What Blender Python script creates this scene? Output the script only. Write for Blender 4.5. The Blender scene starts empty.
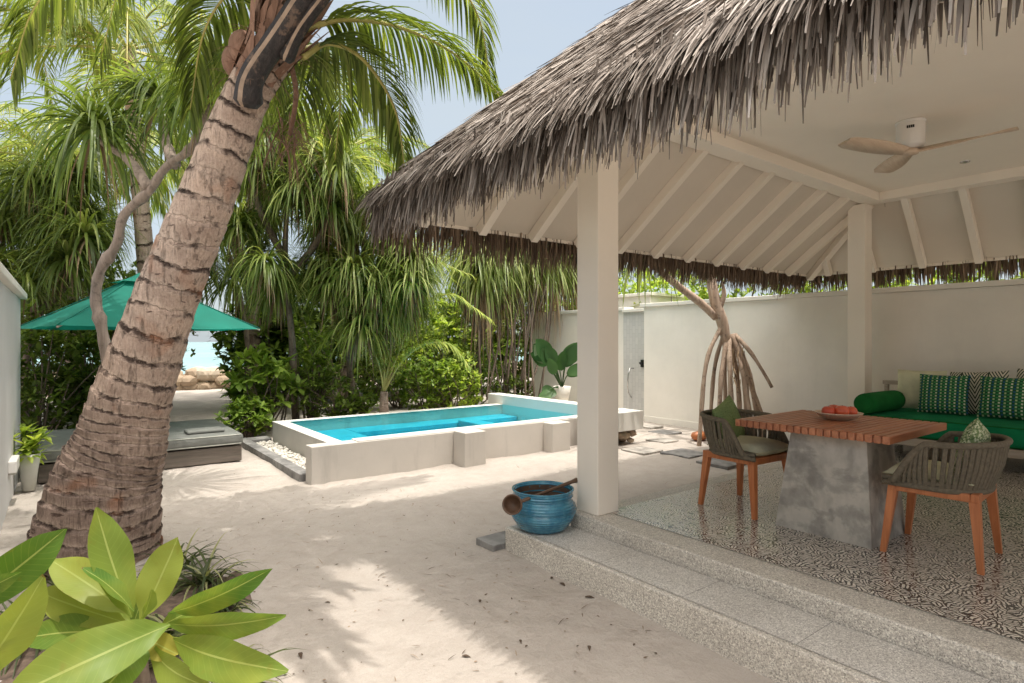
import bpy, bmesh, math, random
from mathutils import Vector, Matrix, noise
R = math.radians
rng = random.Random(7)
V = Vector
scn = bpy.context.scene
col = scn.collection

# ------------------------------------------------------------------ camera
F, H = 585.0, 1.55
YAW = R(37.3)
FW = V((math.sin(YAW), math.cos(YAW), 0)); RT = V((math.cos(YAW), -math.sin(YAW), 0))
cam = bpy.data.cameras.new('camera'); co = bpy.data.objects.new('camera', cam); col.objects.link(co)
co.location = (0, 0, H); co.rotation_euler = (R(90), 0, -YAW)
cam.sensor_width = 36; cam.lens = F / 1024 * 36; cam.clip_end = 3000; cam.clip_start = 0.05
scn.camera = co

def PX(x, y, d):                       # a surveyed point: bearing and elevation plus its distance
    p = FW * d + RT * (d * (x - 512) / F)
    return V((p.x, p.y, H - d * (y - 342) / F))
def GP(x, y, z=0.0):                   # a surveyed point on the level z
    return PX(x, y, F * (H - z) / (y - 342))

# ------------------------------------------------------------------ mesh builder
class MB:
    def __init__(s): s.v = []; s.f = []; s.r = []; s.m = []; s.uv = {}; s.sm = []
    def face(s, idx, r=0.5, m=0, uv=None, smooth=True):
        if uv: s.uv[len(s.f)] = uv
        s.f.append(idx); s.r.append(r); s.m.append(m); s.sm.append(smooth)
    def box(s, x0, x1, y0, y1, z0, z1, bev=0.0, r=0.5, m=0, seg=2):
        if bev <= 0:
            b = len(s.v)
            s.v += [(x0,y0,z0),(x1,y0,z0),(x1,y1,z0),(x0,y1,z0),(x0,y0,z1),(x1,y0,z1),(x1,y1,z1),(x0,y1,z1)]
            for q in ((3,2,1,0),(4,5,6,7),(0,1,5,4),(1,2,6,5),(2,3,7,6),(3,0,4,7)):
                s.face([b+i for i in q], r, m, smooth=False)
            return s
        bm = bmesh.new(); bmesh.ops.create_cube(bm, size=1)
        for v in bm.verts: v.co = V((x0+(v.co.x+.5)*(x1-x0), y0+(v.co.y+.5)*(y1-y0), z0+(v.co.z+.5)*(z1-z0)))
        bmesh.ops.bevel(bm, geom=bm.edges[:], offset=bev, segments=seg, affect='EDGES', profile=.5)
        s.addbm(bm, r, m); return s
    def addbm(s, bm, r=.5, m=0, mat=None, smooth=False):
        b = len(s.v); bm.verts.index_update()
        for v in bm.verts: s.v.append(tuple(mat @ v.co) if mat else tuple(v.co))
        for f in bm.faces: s.face([b+v.index for v in f.verts], r, m, smooth=smooth)
        bm.free()
    def hexa(s, pts, r=.5, m=0):       # 8 points: bottom 4 then top 4
        b = len(s.v); s.v += [tuple(p) for p in pts]
        for q in ((3,2,1,0),(4,5,6,7),(0,1,5,4),(1,2,6,5),(2,3,7,6),(3,0,4,7)):
            s.face([b+i for i in q], r, m, smooth=False)
    def tube(s, pts, rad, n=8, r=.5, m=0, cap=True, jit=None):
        pts = [V(p) for p in pts]; k = len(pts)
        if not hasattr(rad, '__len__'): rad = [rad]*k
        rad = list(rad); t0 = (pts[1]-pts[0]).normalized()
        a = t0.cross(V((0,0,1)));  a = a if a.length > .1 else t0.cross(V((1,0,0)))
        a.normalize(); b0 = len(s.v)
        for i in range(k):
            t = (pts[min(i+1,k-1)]-pts[max(i-1,0)]).normalized()
            a = (a - t*a.dot(t)).normalized(); c = t.cross(a)
            for j in range(n):
                an = 2*math.pi*j/n; rr = rad[i]*(1 + (jit(i,j) if jit else 0))
                s.v.append(tuple(pts[i] + (a*math.cos(an)+c*math.sin(an))*rr))
        for i in range(k-1):
            for j in range(n):
                s.face([b0+i*n+j, b0+i*n+(j+1)%n, b0+(i+1)*n+(j+1)%n, b0+(i+1)*n+j], r, m,
                       uv=[(j/n,i/(k-1)),((j+1)/n,i/(k-1)),((j+1)/n,(i+1)/(k-1)),(j/n,(i+1)/(k-1))])
        if cap:
            s.face([b0+j for j in range(n)][::-1], r, m); s.face([b0+(k-1)*n+j for j in range(n)], r, m)
    def lathe(s, prof, c, n=32, r=.5, m=0, axis=2):
        b = len(s.v); k = len(prof); c = V(c)
        for rr, z in prof:
            for j in range(n):
                a = 2*math.pi*j/n
                s.v.append((c.x+rr*math.cos(a), c.y+rr*math.sin(a), c.z+z))
        for i in range(k-1):
            for j in range(n):
                s.face([b+i*n+j, b+i*n+(j+1)%n, b+(i+1)*n+(j+1)%n, b+(i+1)*n+j], r, m)
    def strap(s, p, d, L, w, g, n=4, r=.5, m=0, side=None, base_w=.5, tip=.02, fold=0.0, prof=None):
        p = V(p); d = V(d).normalized()
        if side is None:
            side = d.cross(V((0,0,1)))
            side = side if side.length > .05 else V((1,0,0))
        side = side.normalized(); b = len(s.v); st = L/n
        for i in range(n+1):
            t = i/n
            ww = w*(prof(t) if prof else (base_w+(1-base_w)*min(1,t*3)) * (1 if t < .45 else (1-(t-.45)/.55)*(1-tip)+tip))*.5
            sd = (side - d*side.dot(d)).normalized()
            if fold:
                up = sd.cross(d); s.v += [tuple(p-sd*ww+up*fold*ww), tuple(p), tuple(p+sd*ww+up*fold*ww)]
            else: s.v += [tuple(p-sd*ww), tuple(p+sd*ww)]
            p = p + d*st; d = (d + V((0,0,-1))*(g/n)).normalized()
        c = 3 if fold else 2
        for i in range(n):
            for k in range(c-1):
                s.face([b+i*c+k, b+i*c+k+1, b+(i+1)*c+k+1, b+(i+1)*c+k], r, m,
                       uv=[(k/(c-1),i/n),((k+1)/(c-1),i/n),((k+1)/(c-1),(i+1)/n),(k/(c-1),(i+1)/n)])
        return p
    def build(s, name, mats, parent=None, bevel=0.0):
        me = bpy.data.meshes.new(name); off = V(parent.location) if parent and not parent.get('_local') else V((0,0,0))
        me.from_pydata([(v[0]-off.x, v[1]-off.y, v[2]-off.z) for v in s.v] if parent else s.v, [], s.f)
        mats = mats if isinstance(mats, (list, tuple)) else [mats]
        for m in mats: me.materials.append(m)
        me.polygons.foreach_set('material_index', s.m); me.polygons.foreach_set('use_smooth', s.sm)
        at = me.attributes.new('rnd', 'FLOAT', 'FACE'); at.data.foreach_set('value', s.r)
        if hasattr(s, 'ring'):
            ra = me.attributes.new('ring', 'FLOAT', 'POINT'); ra.data.foreach_set('value', s.ring)
        if s.uv:
            ul = me.uv_layers.new(name='UVMap')
            for i, uvs in s.uv.items():
                ls = me.polygons[i].loop_start
                for k, q in enumerate(uvs): ul.data[ls+k].uv = q
        me.update()
        o = bpy.data.objects.new(name, me); col.objects.link(o)
        if parent: o.parent = parent
        return o

def root_of(o):
    return o
def thing(name, label, cat, loc=(0,0,0), group=None, rot=0, local=False):
    o = bpy.data.objects.new(name, None); col.objects.link(o); o.location = loc; o.rotation_euler = (0,0,rot)
    o.empty_display_size = .2
    o['label'] = label; o['category'] = cat; o['kind'] = 'thing'
    if group: o['group'] = group
    if local: o['_local'] = 1
    return o
def tag(o, label, cat, group=None):
    o['label'] = label; o['category'] = cat; o['kind'] = 'thing'
    if group: o['group'] = group
    return o
def struct(o, kind='structure'):
    o['kind'] = kind; return o
def sub(mb, name, mats, parent, troot):       # a sub-part: mesh in the thing's own coordinates
    off = V(troot.location) if not troot.get('_local') else V((0,0,0))
    mb.v = [(v[0]-off.x, v[1]-off.y, v[2]-off.z) for v in mb.v]
    o = mb.build(name, mats); o.parent = parent; return o
def copy_tree(o, parent=None):
    c = o.copy(); col.objects.link(c)
    if parent: c.parent = parent
    for ch in list(o.children): copy_tree(ch, c)
    return c

# ------------------------------------------------------------------ materials
class NT:
    def __init__(s, name):
        s.mat = bpy.data.materials.new(name); s.mat.use_nodes = True; s.t = s.mat.node_tree; s.n = s.t.nodes
        s.b = s.n['Principled BSDF']; s.out = s.n['Material Output']
    def node(s, typ, **kw):
        n = s.n.new(typ)
        for k, v in kw.items():
            if k in n.inputs.keys(): n.inputs[k].default_value = v
            else: setattr(n, k, v)
        return n
    def link(s, a, b): s.t.links.new(a, b)
    def coord(s, scale=(1,1,1), kind='Object', rot=(0,0,0)):
        c = s.node('ShaderNodeTexCoord'); m = s.node('ShaderNodeMapping'); m.inputs['Scale'].default_value = scale
        m.inputs['Rotation'].default_value = rot
        s.link(c.outputs[kind], m.inputs['Vector']); return m.outputs[0]
    def noise(s, vec, scale, detail=4, rough=.55, dist=0):
        n = s.node('ShaderNodeTexNoise'); n.inputs['Scale'].default_value = scale; n.inputs['Detail'].default_value = detail
        n.inputs['Roughness'].default_value = rough; n.inputs['Distortion'].default_value = dist
        if vec: s.link(vec, n.inputs['Vector'])
        return n.outputs['Fac']
    def vor(s, vec, scale, feature='F1', out='Distance', rand=1):
        n = s.node('ShaderNodeTexVoronoi'); n.feature = feature; n.inputs['Scale'].default_value = scale; n.inputs['Randomness'].default_value = rand
        if vec: s.link(vec, n.inputs['Vector'])
        return n.outputs[out]
    def ramp(s, fac, stops, interp='LINEAR'):
        n = s.node('ShaderNodeValToRGB'); cr = n.color_ramp; cr.interpolation = interp
        while len(cr.elements) < len(stops): cr.elements.new(.5)
        for e, (p, c) in zip(cr.elements, stops):
            e.position = p; e.color = (*c, 1) if len(c) == 3 else c
        s.link(fac, n.inputs['Fac']); return n.outputs['Color']
    def mix(s, fac, a, b, mode='MIX'):
        n = s.node('ShaderNodeMix', data_type='RGBA', blend_type=mode)
        for i, x in ((0, fac), (6, a), (7, b)):
            if isinstance(x, (int, float)): n.inputs[i].default_value = x
            elif isinstance(x, (tuple, list)): n.inputs[i].default_value = (*x, 1)
            else: s.link(x, n.inputs[i])
        return n.outputs[2]
    def math(s, op, a, b=None, c=None):
        n = s.node('ShaderNodeMath', operation=op)
        for i, x in enumerate((a, b, c)):
            if x is None: continue
            if isinstance(x, (int, float)): n.inputs[i].default_value = x
            else: s.link(x, n.inputs[i])
        return n.outputs[0]
    def bump(s, h, strength=.3, dist=.01):
        n = s.node('ShaderNodeBump'); n.inputs['Strength'].default_value = strength; n.inputs['Distance'].default_value = dist
        s.link(h, n.inputs['Height']); s.link(n.outputs[0], s.b.inputs['Normal']); return n.outputs[0]
    def base(s, c): 
        if isinstance(c, tuple): s.b.inputs['Base Color'].default_value = (*c, 1)
        else: s.link(c, s.b.inputs['Base Color'])
    def rough(s, r):
        if isinstance(r, (int, float)): s.b.inputs['Roughness'].default_value = r
        else: s.link(r, s.b.inputs['Roughness'])

def m_plaster(name, c, var=.08, rough=.75, stain=.0):
    t = NT(name); o = t.coord()
    n = t.noise(o, 1.3, 5, .6); n2 = t.noise(o, 14, 4)
    c2 = tuple(x*(1-var) for x in c)
    k = t.ramp(n, [(.3, c2), (.7, c)])
    if stain:
        ov = t.coord((3,3,.5)); st = t.noise(ov, 1.6, 5, .6)
        k = t.mix(t.ramp(st, [(.55,(0,0,0)),(.75,(stain,)*3)]), k, tuple(x*.6 for x in c))
    t.base(k); t.rough(rough); t.bump(n2, .15, .01); return t.mat
def m_plain(name, c, rough=.5, var=.12, scale=8, bump=.1, metallic=0):
    t = NT(name); n = t.noise(t.coord(), scale, 4)
    t.base(t.ramp(n, [(.3, tuple(x*(1-var) for x in c)), (.7, tuple(min(1,x*(1+var)) for x in c))]))
    t.rough(rough); t.b.inputs['Metallic'].default_value = metallic
    if bump: t.bump(n, bump, .005)
    return t.mat
def m_leaf(name, cols, rough=.45, trans=.35, tcol=None, veins=False):
    t = NT(name); gain = 1.0 if name in ('frangipani_leaf','lily_strap_leaf','elephant_ear_leaf') else 1.32; cols = [tuple(x*gain for x in c) for c in cols]; a = t.node('ShaderNodeAttribute', attribute_name='rnd')
    k = t.ramp(a.outputs['Fac'], [(i/(len(cols)-1), c) for i, c in enumerate(cols)])
    n = t.noise(t.coord(), 3.0, 3)
    k = t.mix(.35, k, t.ramp(n, [(.3,(.6,.6,.6)),(.7,(1,1,1))]), 'MULTIPLY')
    if veins:
        uv = t.node('ShaderNodeUVMap'); sp = t.node('ShaderNodeSeparateXYZ'); t.link(uv.outputs[0], sp.inputs[0])
        au = t.math('ABSOLUTE', t.math('SUBTRACT', sp.outputs[0], .5))
        mid = t.math('LESS_THAN', au, .022)
        ph = t.math('FRACT', t.math('SUBTRACT', t.math('MULTIPLY', sp.outputs[1], 16), t.math('MULTIPLY', au, 5.0)))
        vn = t.math('LESS_THAN', t.math('ABSOLUTE', t.math('SUBTRACT', ph, .5)), .06)
        k = t.mix(t.math('MULTIPLY', vn, .2), k, (.30,.40,.10))
        k = t.mix(t.math('MULTIPLY', mid, .85), k, (.42,.48,.16))
        tipm = t.math('MULTIPLY', t.math('GREATER_THAN', t.math('ADD', sp.outputs[1], t.math('MULTIPLY', t.noise(t.coord(), 30, 3), .16)), 1.085), .8)
        edg = t.math('MULTIPLY', t.math('GREATER_THAN', t.math('ADD', au, t.math('MULTIPLY', t.noise(t.coord(), 17, 4, .7), .12)), .565), .7)
        k = t.mix(t.math('MAXIMUM', tipm, edg), k, (.20,.12,.04))
        pt = t.noise(t.coord(), 5, 3, .5); k = t.mix(t.ramp(pt, [(.45,(0,0,0)),(.7,(.55,.55,.55))]), k, (.36,.37,.07))
        bl = t.noise(t.coord(), 22, 4, .6)
        k = t.mix(t.ramp(bl, [(.6,(0,0,0)),(.75,(.4,.4,.4))]), k, (.25,.2,.04))
        t.bump(t.math('ADD', t.math('MULTIPLY', vn, -.5), t.math('MULTIPLY', ph, .4)), .3, .004)
    t.base(k); t.rough(rough+.08); t.b.inputs['Specular IOR Level'].default_value = .32
    tr = t.node('ShaderNodeBsdfTranslucent'); ms = t.node('ShaderNodeMixShader'); ms.inputs[0].default_value = trans
    t.link(t.mix(1.0, k, tcol or (1.5,1.5,.7), 'MULTIPLY'), tr.inputs['Color'])
    t.link(t.b.outputs[0], ms.inputs[1]); t.link(tr.outputs[0], ms.inputs[2]); t.link(ms.outputs[0], t.out.inputs['Surface'])
    return t.mat

def m_sand():
    t = NT('coral_sand'); o = t.coord()
    big = t.noise(o, .55, 5, .6); fine = t.noise(o, 160, 3, .7); mid = t.noise(o, 7, 5, .6)
    k = t.ramp(big, [(.3,(.415,.372,.334)), (.7,(.485,.44,.397))])
    k = t.mix(.5, k, t.ramp(fine, [(.3,(.74,.72,.70)),(.65,(1,1,1))]), 'MULTIPLY')
    k = t.mix(.5, k, t.ramp(mid, [(.3,(.84,.82,.8)),(.6,(1,1,1))]), 'MULTIPLY')
    sp = t.vor(o, 38); k = t.mix(t.ramp(sp, [(.05,(.55,.55,.55)),(.09,(0,0,0))]), k, (.22,.18,.14))
    t.base(k); t.rough(.95); t.b.inputs['Specular IOR Level'].default_value = .1
    h = t.math('ADD', t.math('MULTIPLY', t.noise(o, 5, 4, .5), 1.0), t.math('MULTIPLY', t.noise(o, 26, 4, .6), .35))
    h = t.math('ADD', h, t.math('MULTIPLY', fine, .05))
    t.bump(h, .55, .06); return t.mat
def m_terrazzo(name, base, sc=75, joints=False):
    t = NT(name); o = t.coord(); a = t.vor(o, sc, out='Color'); d = t.vor(o, sc*2.1, out='Color')
    s1 = t.node('ShaderNodeSeparateColor'); t.link(a, s1.inputs[0]); s2 = t.node('ShaderNodeSeparateColor'); t.link(d, s2.inputs[0])
    k = t.ramp(s1.outputs[0], [(0,tuple(x*.22 for x in base)),(.3,tuple(x*.75 for x in base)),(.7,base),(1,tuple(min(1,x*1.7) for x in base))])
    k2 = t.ramp(s2.outputs[0], [(0,tuple(x*.35 for x in base)),(.6,base),(1,tuple(min(1,x*1.5) for x in base))])
    k = t.mix(.5, k, k2); n = t.noise(o, 2.2, 5, .6)
    k = t.mix(.6, k, t.ramp(n, [(.3,(.72,.70,.68)),(.7,(1,1,1))]), 'MULTIPLY')
    if joints:
        sp = t.node('ShaderNodeSeparateXYZ'); t.link(o, sp.inputs[0])
        j = t.math('LESS_THAN', t.math('FRACT', t.math('DIVIDE', t.math('ADD', sp.outputs[1], 50.13), .62)), .006)
        k = t.mix(t.math('MULTIPLY', j, .7), k, (.07,.065,.06))
    t.base(k); t.rough(.55); t.bump(s2.outputs[0], .12, .003); return t.mat
def m_tile():
    t = NT('patterned_floor_tile'); o = t.coord()
    dn = t.node('ShaderNodeTexNoise'); dn.inputs['Scale'].default_value = 9; t.link(o, dn.inputs['Vector'])
    dv = t.mix(.05, o, dn.outputs['Color'], 'ADD')
    vn = t.node('ShaderNodeTexVoronoi'); vn.inputs['Scale'].default_value = 23; t.link(dv, vn.inputs['Vector'])
    sc = t.node('ShaderNodeSeparateColor'); t.link(vn.outputs['Color'], sc.inputs[0])
    ang = t.math('MULTIPLY', sc.outputs[0], 6.283)
    sp = t.node('ShaderNodeSeparateXYZ'); t.link(dv, sp.inputs[0])
    u = t.math('ADD', t.math('MULTIPLY', sp.outputs[0], t.math('COSINE', ang)), t.math('MULTIPLY', sp.outputs[1], t.math('SINE', ang)))
    st = t.math('SINE', t.math('MULTIPLY', u, 330))
    edge = t.vor(dv, 23, 'DISTANCE_TO_EDGE')
    dark = t.math('MAXIMUM', t.math('GREATER_THAN', t.math('ADD', st, t.math('MULTIPLY', t.math('SUBTRACT', t.noise(o, 75, 3, .6), .5), 3.2)), .25), t.math('LESS_THAN', edge, .04))
    vary = t.noise(o, 60, 3)
    light = t.ramp(vary, [(.3,(.56,.51,.44)),(.7,(.80,.74,.66))]); dk = t.ramp(vary, [(.3,(.035,.03,.027)),(.7,(.11,.097,.085))])
    k = t.mix(dark, light, dk)
    gx = t.math('FRACT', t.math('DIVIDE', t.math('ADD', sp.outputs[0], 20), .6)); gy = t.math('FRACT', t.math('DIVIDE', t.math('ADD', sp.outputs[1], 20), .6))
    t.base(k); t.rough(t.ramp(t.noise(o, 3, 4), [(.3,(.13,)*3),(.7,(.26,)*3)])); t.bump(dark, .06, .002); return t.mat
def m_wood(name, c1, c2, axis=0, rough=.45, sc=1.0, bump=.1):
    t = NT(name); s = [14*sc]*3; s[axis] = 1.2*sc
    n = t.noise(t.coord(tuple(s)), 2.2, 6, .65, .6)
    a = t.node('ShaderNodeAttribute', attribute_name='rnd')
    k = t.ramp(n, [(.3,c1),(.7,c2)])
    k = t.mix(.6, k, t.ramp(a.outputs['Fac'], [(0,(.62,.58,.55)),(1,(1.1,1.1,1.1))]), 'MULTIPLY')
    if bump > .3:
        kn = t.noise(t.coord(), 13, 5, .7); k = t.mix(t.ramp(kn, [(.55,(0,0,0)),(.68,(.75,.75,.75))]), k, tuple(x*.35 for x in c1)); n = t.math('ADD', n, kn)
    t.base(k); t.rough(rough); t.bump(n, bump, .003 if bump < .3 else .012); return t.mat
def m_rnd(name, cols, rough=.8, spec=.2):
    t = NT(name); a = t.node('ShaderNodeAttribute', attribute_name='rnd')
    k = t.ramp(a.outputs['Fac'], [(i/(len(cols)-1), c) for i, c in enumerate(cols)])
    n = t.noise(t.coord(), 6, 3); k = t.mix(.5, k, t.ramp(n, [(.3,(.65,.63,.62)),(.7,(1.1,1.1,1.1))]), 'MULTIPLY')
    t.base(k); t.rough(rough); t.b.inputs['Specular IOR Level'].default_value = spec; return t.mat
def m_trunk():
    t = NT('palm_bark'); uv = t.node('ShaderNodeUVMap'); sp = t.node('ShaderNodeSeparateXYZ'); t.link(uv.outputs[0], sp.inputs[0])
    o = t.coord(); fib = t.noise(t.coord((40,40,3)), 2, 6, .7); bl = t.noise(o, 5, 5, .65); bg = t.noise(o, 1.6, 4)
    up = t.ramp(sp.outputs[1], [(.25,(0,0,0)),(.6,(1,1,1))])
    lo = t.ramp(bl, [(.3,(.27,.205,.172)),(.7,(.47,.37,.315))]); hi = t.ramp(bl, [(.3,(.46,.345,.28)),(.55,(.61,.48,.395)),(.8,(.67,.50,.39))])
    k = t.mix(up, lo, hi)
    k = t.mix(.75, k, t.ramp(fib, [(.3,(.6,.56,.54)),(.7,(1.08,1.05,1.03))]), 'MULTIPLY')
    a = t.node('ShaderNodeAttribute', attribute_name='ring'); jg = t.noise(t.coord((9,9,14)), 3.0, 4, .6)
    ph = t.math('FRACT', t.math('ADD', a.outputs['Fac'], t.math('MULTIPLY', t.math('SUBTRACT', jg, .5), .42)))
    scar = t.ramp(ph, [(.0,(.7,)*3),(.07,(0,0,0)),(.78,(0,0,0)),(.90,(.85,)*3),(1,(1,)*3)])
    msk = t.ramp(t.noise(t.coord((1,1,1)), 4.2, 3, .55), [(.40,(.0,)*3),(.52,(1,)*3)])
    k = t.mix(t.ramp(ph, [(.06,(.55,)*3),(.35,(0,0,0))]), k, (.60,.47,.38))
    k = t.mix(t.math('MULTIPLY', scar, msk), k, (.035,.022,.018))
    spot = t.noise(o, 11, 4, .6); k = t.mix(t.ramp(spot, [(.64,(0,0,0)),(.72,(.6,.6,.6))]), k, (.06,.04,.032))
    k = t.mix(t.ramp(t.noise(o, 3.2, 2), [(.62,(0,0,0)),(.72,(.45,.45,.45))]), k, (.42,.17,.075))
    pl = t.noise(t.coord((3,3,13), rot=(0,R(-22),0)), 2.1, 4, .6); k = t.mix(t.ramp(pl, [(.63,(0,0,0)),(.67,(.8,.8,.8))]), k, (.075,.045,.038))
    fine = t.noise(o, 60, 5, .7); k = t.mix(.6, k, t.ramp(fine, [(.32,(.62,.58,.55)),(.6,(1.08,1.06,1.05))]), 'MULTIPLY')
    t.base(k); t.rough(.9); t.b.inputs['Specular IOR Level'].default_value = .15
    crk = t.ramp(t.noise(t.coord((9,9,1.2)), 3.2, 6, .75), [(.36,(0,0,0)),(.44,(1,1,1))])
    t.bump(t.math('ADD', t.math('ADD', t.math('SUBTRACT', fib, scar), t.math('MULTIPLY', bl, .6)), t.math('MULTIPLY', crk, .7)), 1.0, .014); return t.mat
def m_water():
    t = NT('pool_water'); t.n.remove(t.b); o = t.coord()
    gl = t.node('ShaderNodeBsdfGlossy'); gl.inputs['Roughness'].default_value = .02
    tr = t.node('ShaderNodeBsdfTransparent'); tr.inputs['Color'].default_value = (.50,.94,1.0,1)
    fr = t.node('ShaderNodeFresnel'); fr.inputs['IOR'].default_value = 1.33
    ms = t.node('ShaderNodeMixShader'); b = t.node('ShaderNodeBump'); b.inputs['Strength'].default_value = .45; b.inputs['Distance'].default_value = .03
    t.link(t.noise(o, 4.5, 3, .5, .6), b.inputs['Height'])
    for n in (gl, fr): t.link(b.outputs[0], n.inputs['Normal'])
    t.link(t.math('MULTIPLY', fr.outputs[0], .42), ms.inputs[0]); t.link(tr.outputs[0], ms.inputs[1]); t.link(gl.outputs[0], ms.inputs[2])
    t.link(ms.outputs[0], t.out.inputs['Surface']); return t.mat
def m_pooltile():
    t = NT('pool_lining'); o = t.coord(); w = t.noise(o, 1.3, 3, .5, 1.5)
    t.base(t.ramp(w, [(.3,(.05,.33,.43)),(.7,(.12,.45,.52))])); t.rough(.5)
    return t.mat
def m_sea():
    t = NT('sea_water'); o = t.coord(); n = t.noise(o, .05, 3)
    t.base(t.ramp(n, [(.35,(.20,.44,.45)),(.65,(.34,.56,.55))])); t.rough(.12)
    t.bump(t.noise(t.coord((1,2.5,1)), 1.2, 4), .25, .1); return t.mat
def m_cushion_dash():
    t = NT('dash_pattern_fabric'); uv = t.node('ShaderNodeUVMap'); sp = t.node('ShaderNodeSeparateXYZ'); t.link(uv.outputs[0], sp.inputs[0])
    cu = t.math('MULTIPLY', sp.outputs[0], 11); fu = t.math('FRACT', cu); fv = t.math('FRACT', t.math('MULTIPLY', sp.outputs[1], 13))
    par = t.math('FRACT', t.math('MULTIPLY', t.math('FLOOR', cu), .5))
    green = t.mix(t.math('GREATER_THAN', fu, .55), (.035,.17,.05), (.02,.085,.045))
    ds = t.math('MULTIPLY', t.math('LESS_THAN', fv, .48), t.math('LESS_THAN', t.math('ABSOLUTE', t.math('SUBTRACT', fu, .27)), .17))
    k = t.mix(ds, green, t.mix(t.math('GREATER_THAN', par, .3), (.62,.62,.5), (.42,.5,.30)))
    db = t.math('MULTIPLY', t.math('GREATER_THAN', fv, .55), t.math('GREATER_THAN', fu, .62))
    k = t.mix(db, k, t.mix(t.math('GREATER_THAN', par, .3), (.03,.10,.22), (.06,.26,.10)))
    t.base(k); t.rough(.9); t.b.inputs['Specular IOR Level'].default_value = .1; return t.mat
def m_cushion_leaf():
    t = NT('leaf_print_fabric'); uv = t.node('ShaderNodeUVMap'); sp = t.node('ShaderNodeSeparateXYZ'); t.link(uv.outputs[0], sp.inputs[0])
    a = t.math('ABSOLUTE', t.math('SUBTRACT', t.math('FRACT', t.math('MULTIPLY', sp.outputs[0], 2.2)), .5))
    w = t.math('FRACT', t.math('ADD', t.math('MULTIPLY', sp.outputs[1], 9), t.math('MULTIPLY', a, 9)))
    k = t.mix(t.math('MAXIMUM', t.math('GREATER_THAN', w, .55), t.math('LESS_THAN', a, .03)), (.62,.60,.5), (.03,.05,.03))
    t.base(k); t.rough(.9); return t.mat
def m_concrete(name, c1, c2, rough=.55):
    t = NT(name); o = t.coord(); a = t.noise(t.coord((1.6,1,1.3)), 3.4, 7, .62, .25); b = t.noise(o, 18, 5, .6); d = t.noise(t.coord((1,1.4,.8), rot=(.4,.2,.9)), 6.5, 4, .5, .1)
    k = t.ramp(a, [(.38,c1),(.49,tuple(x*.62+y*.38 for x, y in zip(c1,c2))),(.55,c2)]); k = t.mix(.75, k, t.ramp(d, [(.36,(.62,.62,.62)),(.54,(1,1,1))]), 'MULTIPLY')
    k = t.mix(.4, k, t.ramp(b, [(.3,(.7,.7,.7)),(.7,(1.05,1.05,1.05))]), 'MULTIPLY')
    t.base(k); t.rough(rough); t.bump(b, .15, .004); return t.mat
def m_fabric(name, c, sc=350, rough=.9):
    t = NT(name); o = t.coord(); w = t.noise(o, sc, 2); n = t.noise(o, 5, 3)
    k = t.ramp(n, [(.3,tuple(x*.8 for x in c)),(.7,tuple(x*1.1 for x in c))]); k = t.mix(.35, k, t.ramp(w, [(.35,(.6,.6,.6)),(.65,(1.1,1.1,1.1))]), 'MULTIPLY')
    t.base(k); t.rough(rough); t.b.inputs['Specular IOR Level'].default_value = .15; 
    cr_ = t.noise(t.coord((2.2,1.0,2.2)), 4.5, 3, .5, 1.2)
    t.bump(t.math('ADD', t.math('MULTIPLY', w, .35), t.math('MULTIPLY', cr_, 2.2)), .35, .012); return t.mat

M = {}
M['sand'] = m_sand()
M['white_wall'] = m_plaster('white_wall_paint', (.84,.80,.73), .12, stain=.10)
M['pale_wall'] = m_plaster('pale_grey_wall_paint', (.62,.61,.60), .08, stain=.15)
M['cream'] = m_plaster('cream_timber_paint', (.88,.81,.715), .05, .6)
M['ceil'] = m_plaster('ceiling_paint', (.84,.77,.675), .04, .7)
M['soffit'] = m_plaster('soffit_board', (.70,.635,.55), .06, .75)  # boards between the rafters, set a tone darker than rafters and beams
M['poolwall'] = m_plaster('pool_render', (.57,.53,.48), .14, .7, stain=.6)
M['coping'] = m_plaster('pool_coping', (.70,.68,.63), .06, .5)
M['thatch'] = m_rnd('palm_thatch', [(.052,.039,.030),(.155,.122,.098),(.36,.305,.262),(.63,.56,.505)], .75, .25)
M['thatch_in'] = m_rnd('thatch_underside', [(.07,.048,.035),(.20,.145,.105),(.38,.29,.215)], .85, .15)
M['terr'] = m_terrazzo('step_terrazzo', (.62,.575,.515), 150)
M['tread'] = m_terrazzo('step_tread_granite', (.60,.57,.53), 170, True)
M['tile'] = m_tile()
M['teak'] = m_wood('oiled_teak', (.34,.115,.055), (.56,.235,.12), 0, .35)
M['teak_leg'] = m_wood('orange_teak', (.42,.13,.042), (.62,.225,.085), 2, .4)
M['fanwood'] = m_wood('pale_fan_wood', (.60,.46,.34), (.74,.60,.47), 0, .5)
M['ladle'] = m_wood('dark_ladle_wood', (.075,.042,.026), (.16,.09,.052), 0, .55)
M['driftwood'] = m_wood('dry_pandanus_bark', (.28,.195,.14), (.52,.40,.31), 2, .85, .6, .6)
M['stem'] = m_wood('knobbly_stem_bark', (.21,.165,.135), (.44,.355,.30), 2, .9, .7, .7)
M['bark'] = m_wood('grey_brown_bark', (.115,.085,.065), (.27,.21,.165), 2, .9, .6, .5)
M['trunk'] = m_trunk()
M['concrete'] = m_concrete('table_concrete', (.30,.28,.25), (.52,.48,.42))
M['dark_stone'] = m_concrete('grey_stone_slab', (.16,.155,.15), (.27,.26,.25), .7)
M['pale_stone'] = m_concrete('sandy_paving_stone', (.30,.275,.245), (.46,.425,.38), .8)
M['rope'] = m_plain('olive_brown_rope', (.15,.125,.088), .9, .25, 60, .3)
M['sage'] = m_fabric('sage_fabric', (.66,.65,.46))
M['sage_pat'] = m_rnd('sage_print', [(.1,.15,.05),(.3,.36,.2)])
M['green'] = m_fabric('emerald_fabric', (.008,.21,.085))
M['bolster'] = m_fabric('bottle_green_fabric', (.012,.14,.03))
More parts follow.
